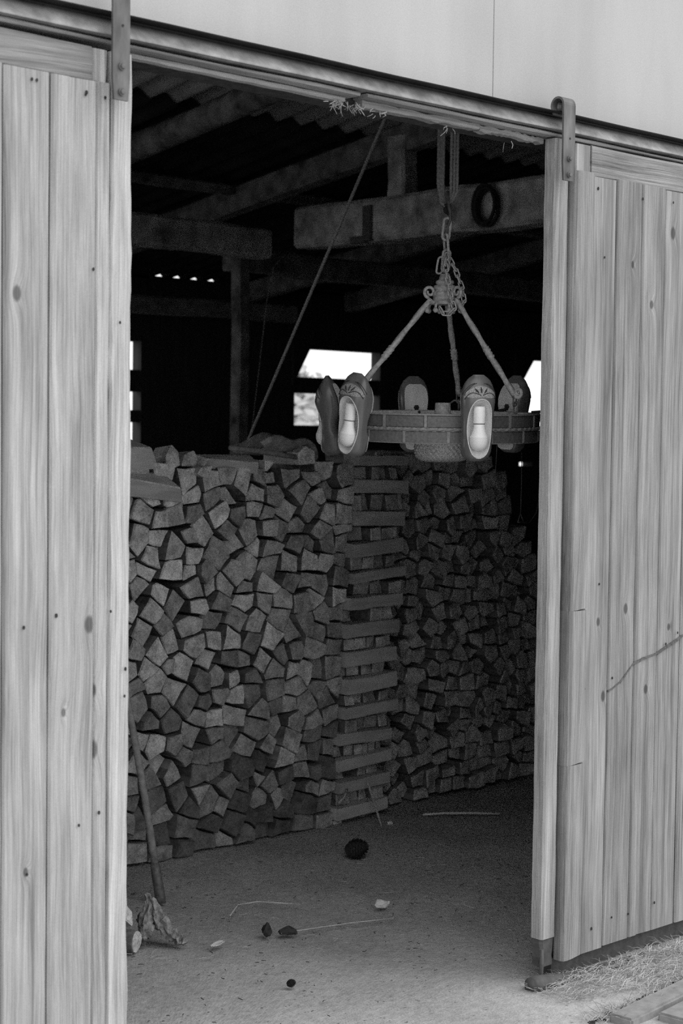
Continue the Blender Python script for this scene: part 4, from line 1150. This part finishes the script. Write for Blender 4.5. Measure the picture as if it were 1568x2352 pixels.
strands('straw_litter', 420, w_kerb, (.02, .06), .0009, M_straw, 'straw tufts caught along the stone kerb by the right door', 'straw', 4, .9)
def w_floor2(rg): return rg.uniform(.7, 2.2), min(1.6, max(.3, rg.gauss(1.0, .22))), 1
def w_floor(rg): return rg.uniform(.4, 2.4), rg.uniform(.2, 1.6), 1
strands('straw_litter', 90, w_floor2, (.012, .06), .0008, M_straw, 'scattered straw bits on the earth floor inside the door', 'straw', 5, .12)
strands('dark_litter', 260, w_floor, (.004, .018), .0013, M_black, 'dark twig crumbs scattered on the earth floor', 'litter', 6, .1)
def w_tuft(rg): return .71 + rg.gauss(0, .02), .055, 1
rg = random.Random(9); m = MB()
for (cx, cz, n_, s_) in ((.66, 2.372, 26, .018), (.725, 2.372, 22, .02), (.80, 2.366, 8, .015), (1.06, 2.36, 4, .012), (1.3, 2.358, 2, .012)):
    for _ in range(n_):
        p = Vector((cx + rg.gauss(0, s_), .055 + rg.uniform(-.015, .015), cz + rg.uniform(-.004, .006)))
        d = Vector((rg.gauss(0, .6), rg.gauss(0, .3), -rg.uniform(.1, 1))).normalized() * rg.uniform(.008, .03)
        m.tube([p, p + d * .5 + Vector((rg.gauss(0, .004), 0, 0)), p + d], [.001, .001, .0005], 3, caps=False)
o = m.build('nest_straw', M_straw, fix=False); tag(o, 'wisps of nest straw hanging from the broken lintel board', 'straw', kind='stuff')

# kerb stones at the right foot of the picture
kb = thing('kerb', 'stone kerb slabs with a dark joint beside the straw', 'kerb', (2.0, -.4, 0))
dx = Vector((1, .105, 0)).normalized(); dn = Vector((dx.y, -dx.x, 0))
def slab(s0, s1, o0, o1, z1):
    b0 = Vector((1.30, -.305, 0)); m = MB()
    c = [b0 + dx * s0 + dn * o0, b0 + dx * s1 + dn * o0, b0 + dx * s1 + dn * o1, b0 + dx * s0 + dn * o1]
    V = [(p.x, p.y, -.05) for p in c] + [(p.x, p.y, z1) for p in c]
    bm = bmesh.new(); vv = [bm.verts.new(v) for v in V]
    for f in ((0,3,2,1),(4,5,6,7),(0,1,5,4),(1,2,6,5),(2,3,7,6),(3,0,4,7)): bm.faces.new([vv[i] for i in f])
    bmesh.ops.bevel(bm, geom=list(bm.edges), offset=.006, segments=2, affect='EDGES')
    bmesh.ops.recalc_face_normals(bm, faces=bm.faces)
    me_ = bpy.data.meshes.new('stone'); bm.to_mesh(me_); bm.free(); me_.materials.append(M_stone)
    o = bpy.data.objects.new('stone', me_); col.objects.link(o); child(o, kb)
for s0, s1 in ((.04, .66), (.668, 1.3), (1.308, 2.1)):
    slab(s0, s1, .012, .083, .026); slab(s0 + .1, s1 + .1, .100, .32, .024)
rg = random.Random(31); m = MB()
for _ in range(60):
    t_ = rg.uniform(0, .8); p = Vector((1.30, -.305, 0)) + dx * t_ + dn * rg.uniform(-.022, .012); r_ = rg.uniform(.005, .013)
    q = MB().lathe([(.0001, -r_ * .6), (r_ * .8, -r_ * .3), (r_, .1 * r_), (r_ * .6, r_ * .6), (.0001, r_ * .75)], 7, mod=lambda a, k: 1 + .25 * math.sin(3 * a + k)); m.add([v + p for v in q.v], q.f)
o = m.build('soil_crumbs', M_black); tag(o, 'dark soil crumbs along the joint between straw and kerb', 'soil', kind='stuff')

# hedge far beyond the back window
def bush(loc, r, label, seed):
    rg = random.Random(seed); m = MB(); loc = Vector(loc)
    for _ in range(2600):
        a = rg.uniform(0, 2*math.pi); ph = rg.uniform(0, math.pi / 1.9); k = rg.uniform(.75, 1.05) * (1 + .15 * math.sin(3 * a + seed))
        p = loc + Vector((r[0] * math.cos(a) * math.sin(ph) * k, r[1] * math.sin(a) * math.sin(ph) * k, r[2] * math.cos(ph) * k))
        u = Vector((rg.uniform(-1, 1), rg.uniform(-1, 1), rg.uniform(-1, 1))).normalized(); v = u.orthogonal().normalized(); s_ = rg.uniform(.09, .17)
        m.add([p - u * s_, p + v * s_ * .5, p + u * s_, p - v * s_ * .5], [(0, 1, 2, 3)])
    V, F = [], []
    for i in range(13):
        for j in range(20):
            a = 2*math.pi*j/20; ph = math.pi * i / 12 / 1.7; k = .98 * (1 + .15 * math.sin(3 * a + seed)) * rg.uniform(.92, 1.06)
            V.append(loc + Vector((r[0] * math.cos(a) * math.sin(ph) * k, r[1] * math.sin(a) * math.sin(ph) * k, r[2] * math.cos(ph) * k)))
    for i in range(12):
        for j in range(20): F.append((i*20+j, i*20+(j+1) % 20, i*20+20+(j+1) % 20, i*20+20+j))
    m.add(V, F)
    o = m.build('bush', M_leafy, fix=False); return tag(o, label, 'bush')
for i, (lc, rr, lb) in enumerate((((14.7, 16.0, 0), (1.6, 1.2, 2.15), 'pale bush seen through the opening behind the chandelier'), ((16.9, 18.6, 0), (1.5, 1.2, 2.25), 'second pale bush beyond the back opening, further along'))):
    b_ = bush(lc, rr, lb, i + 1)
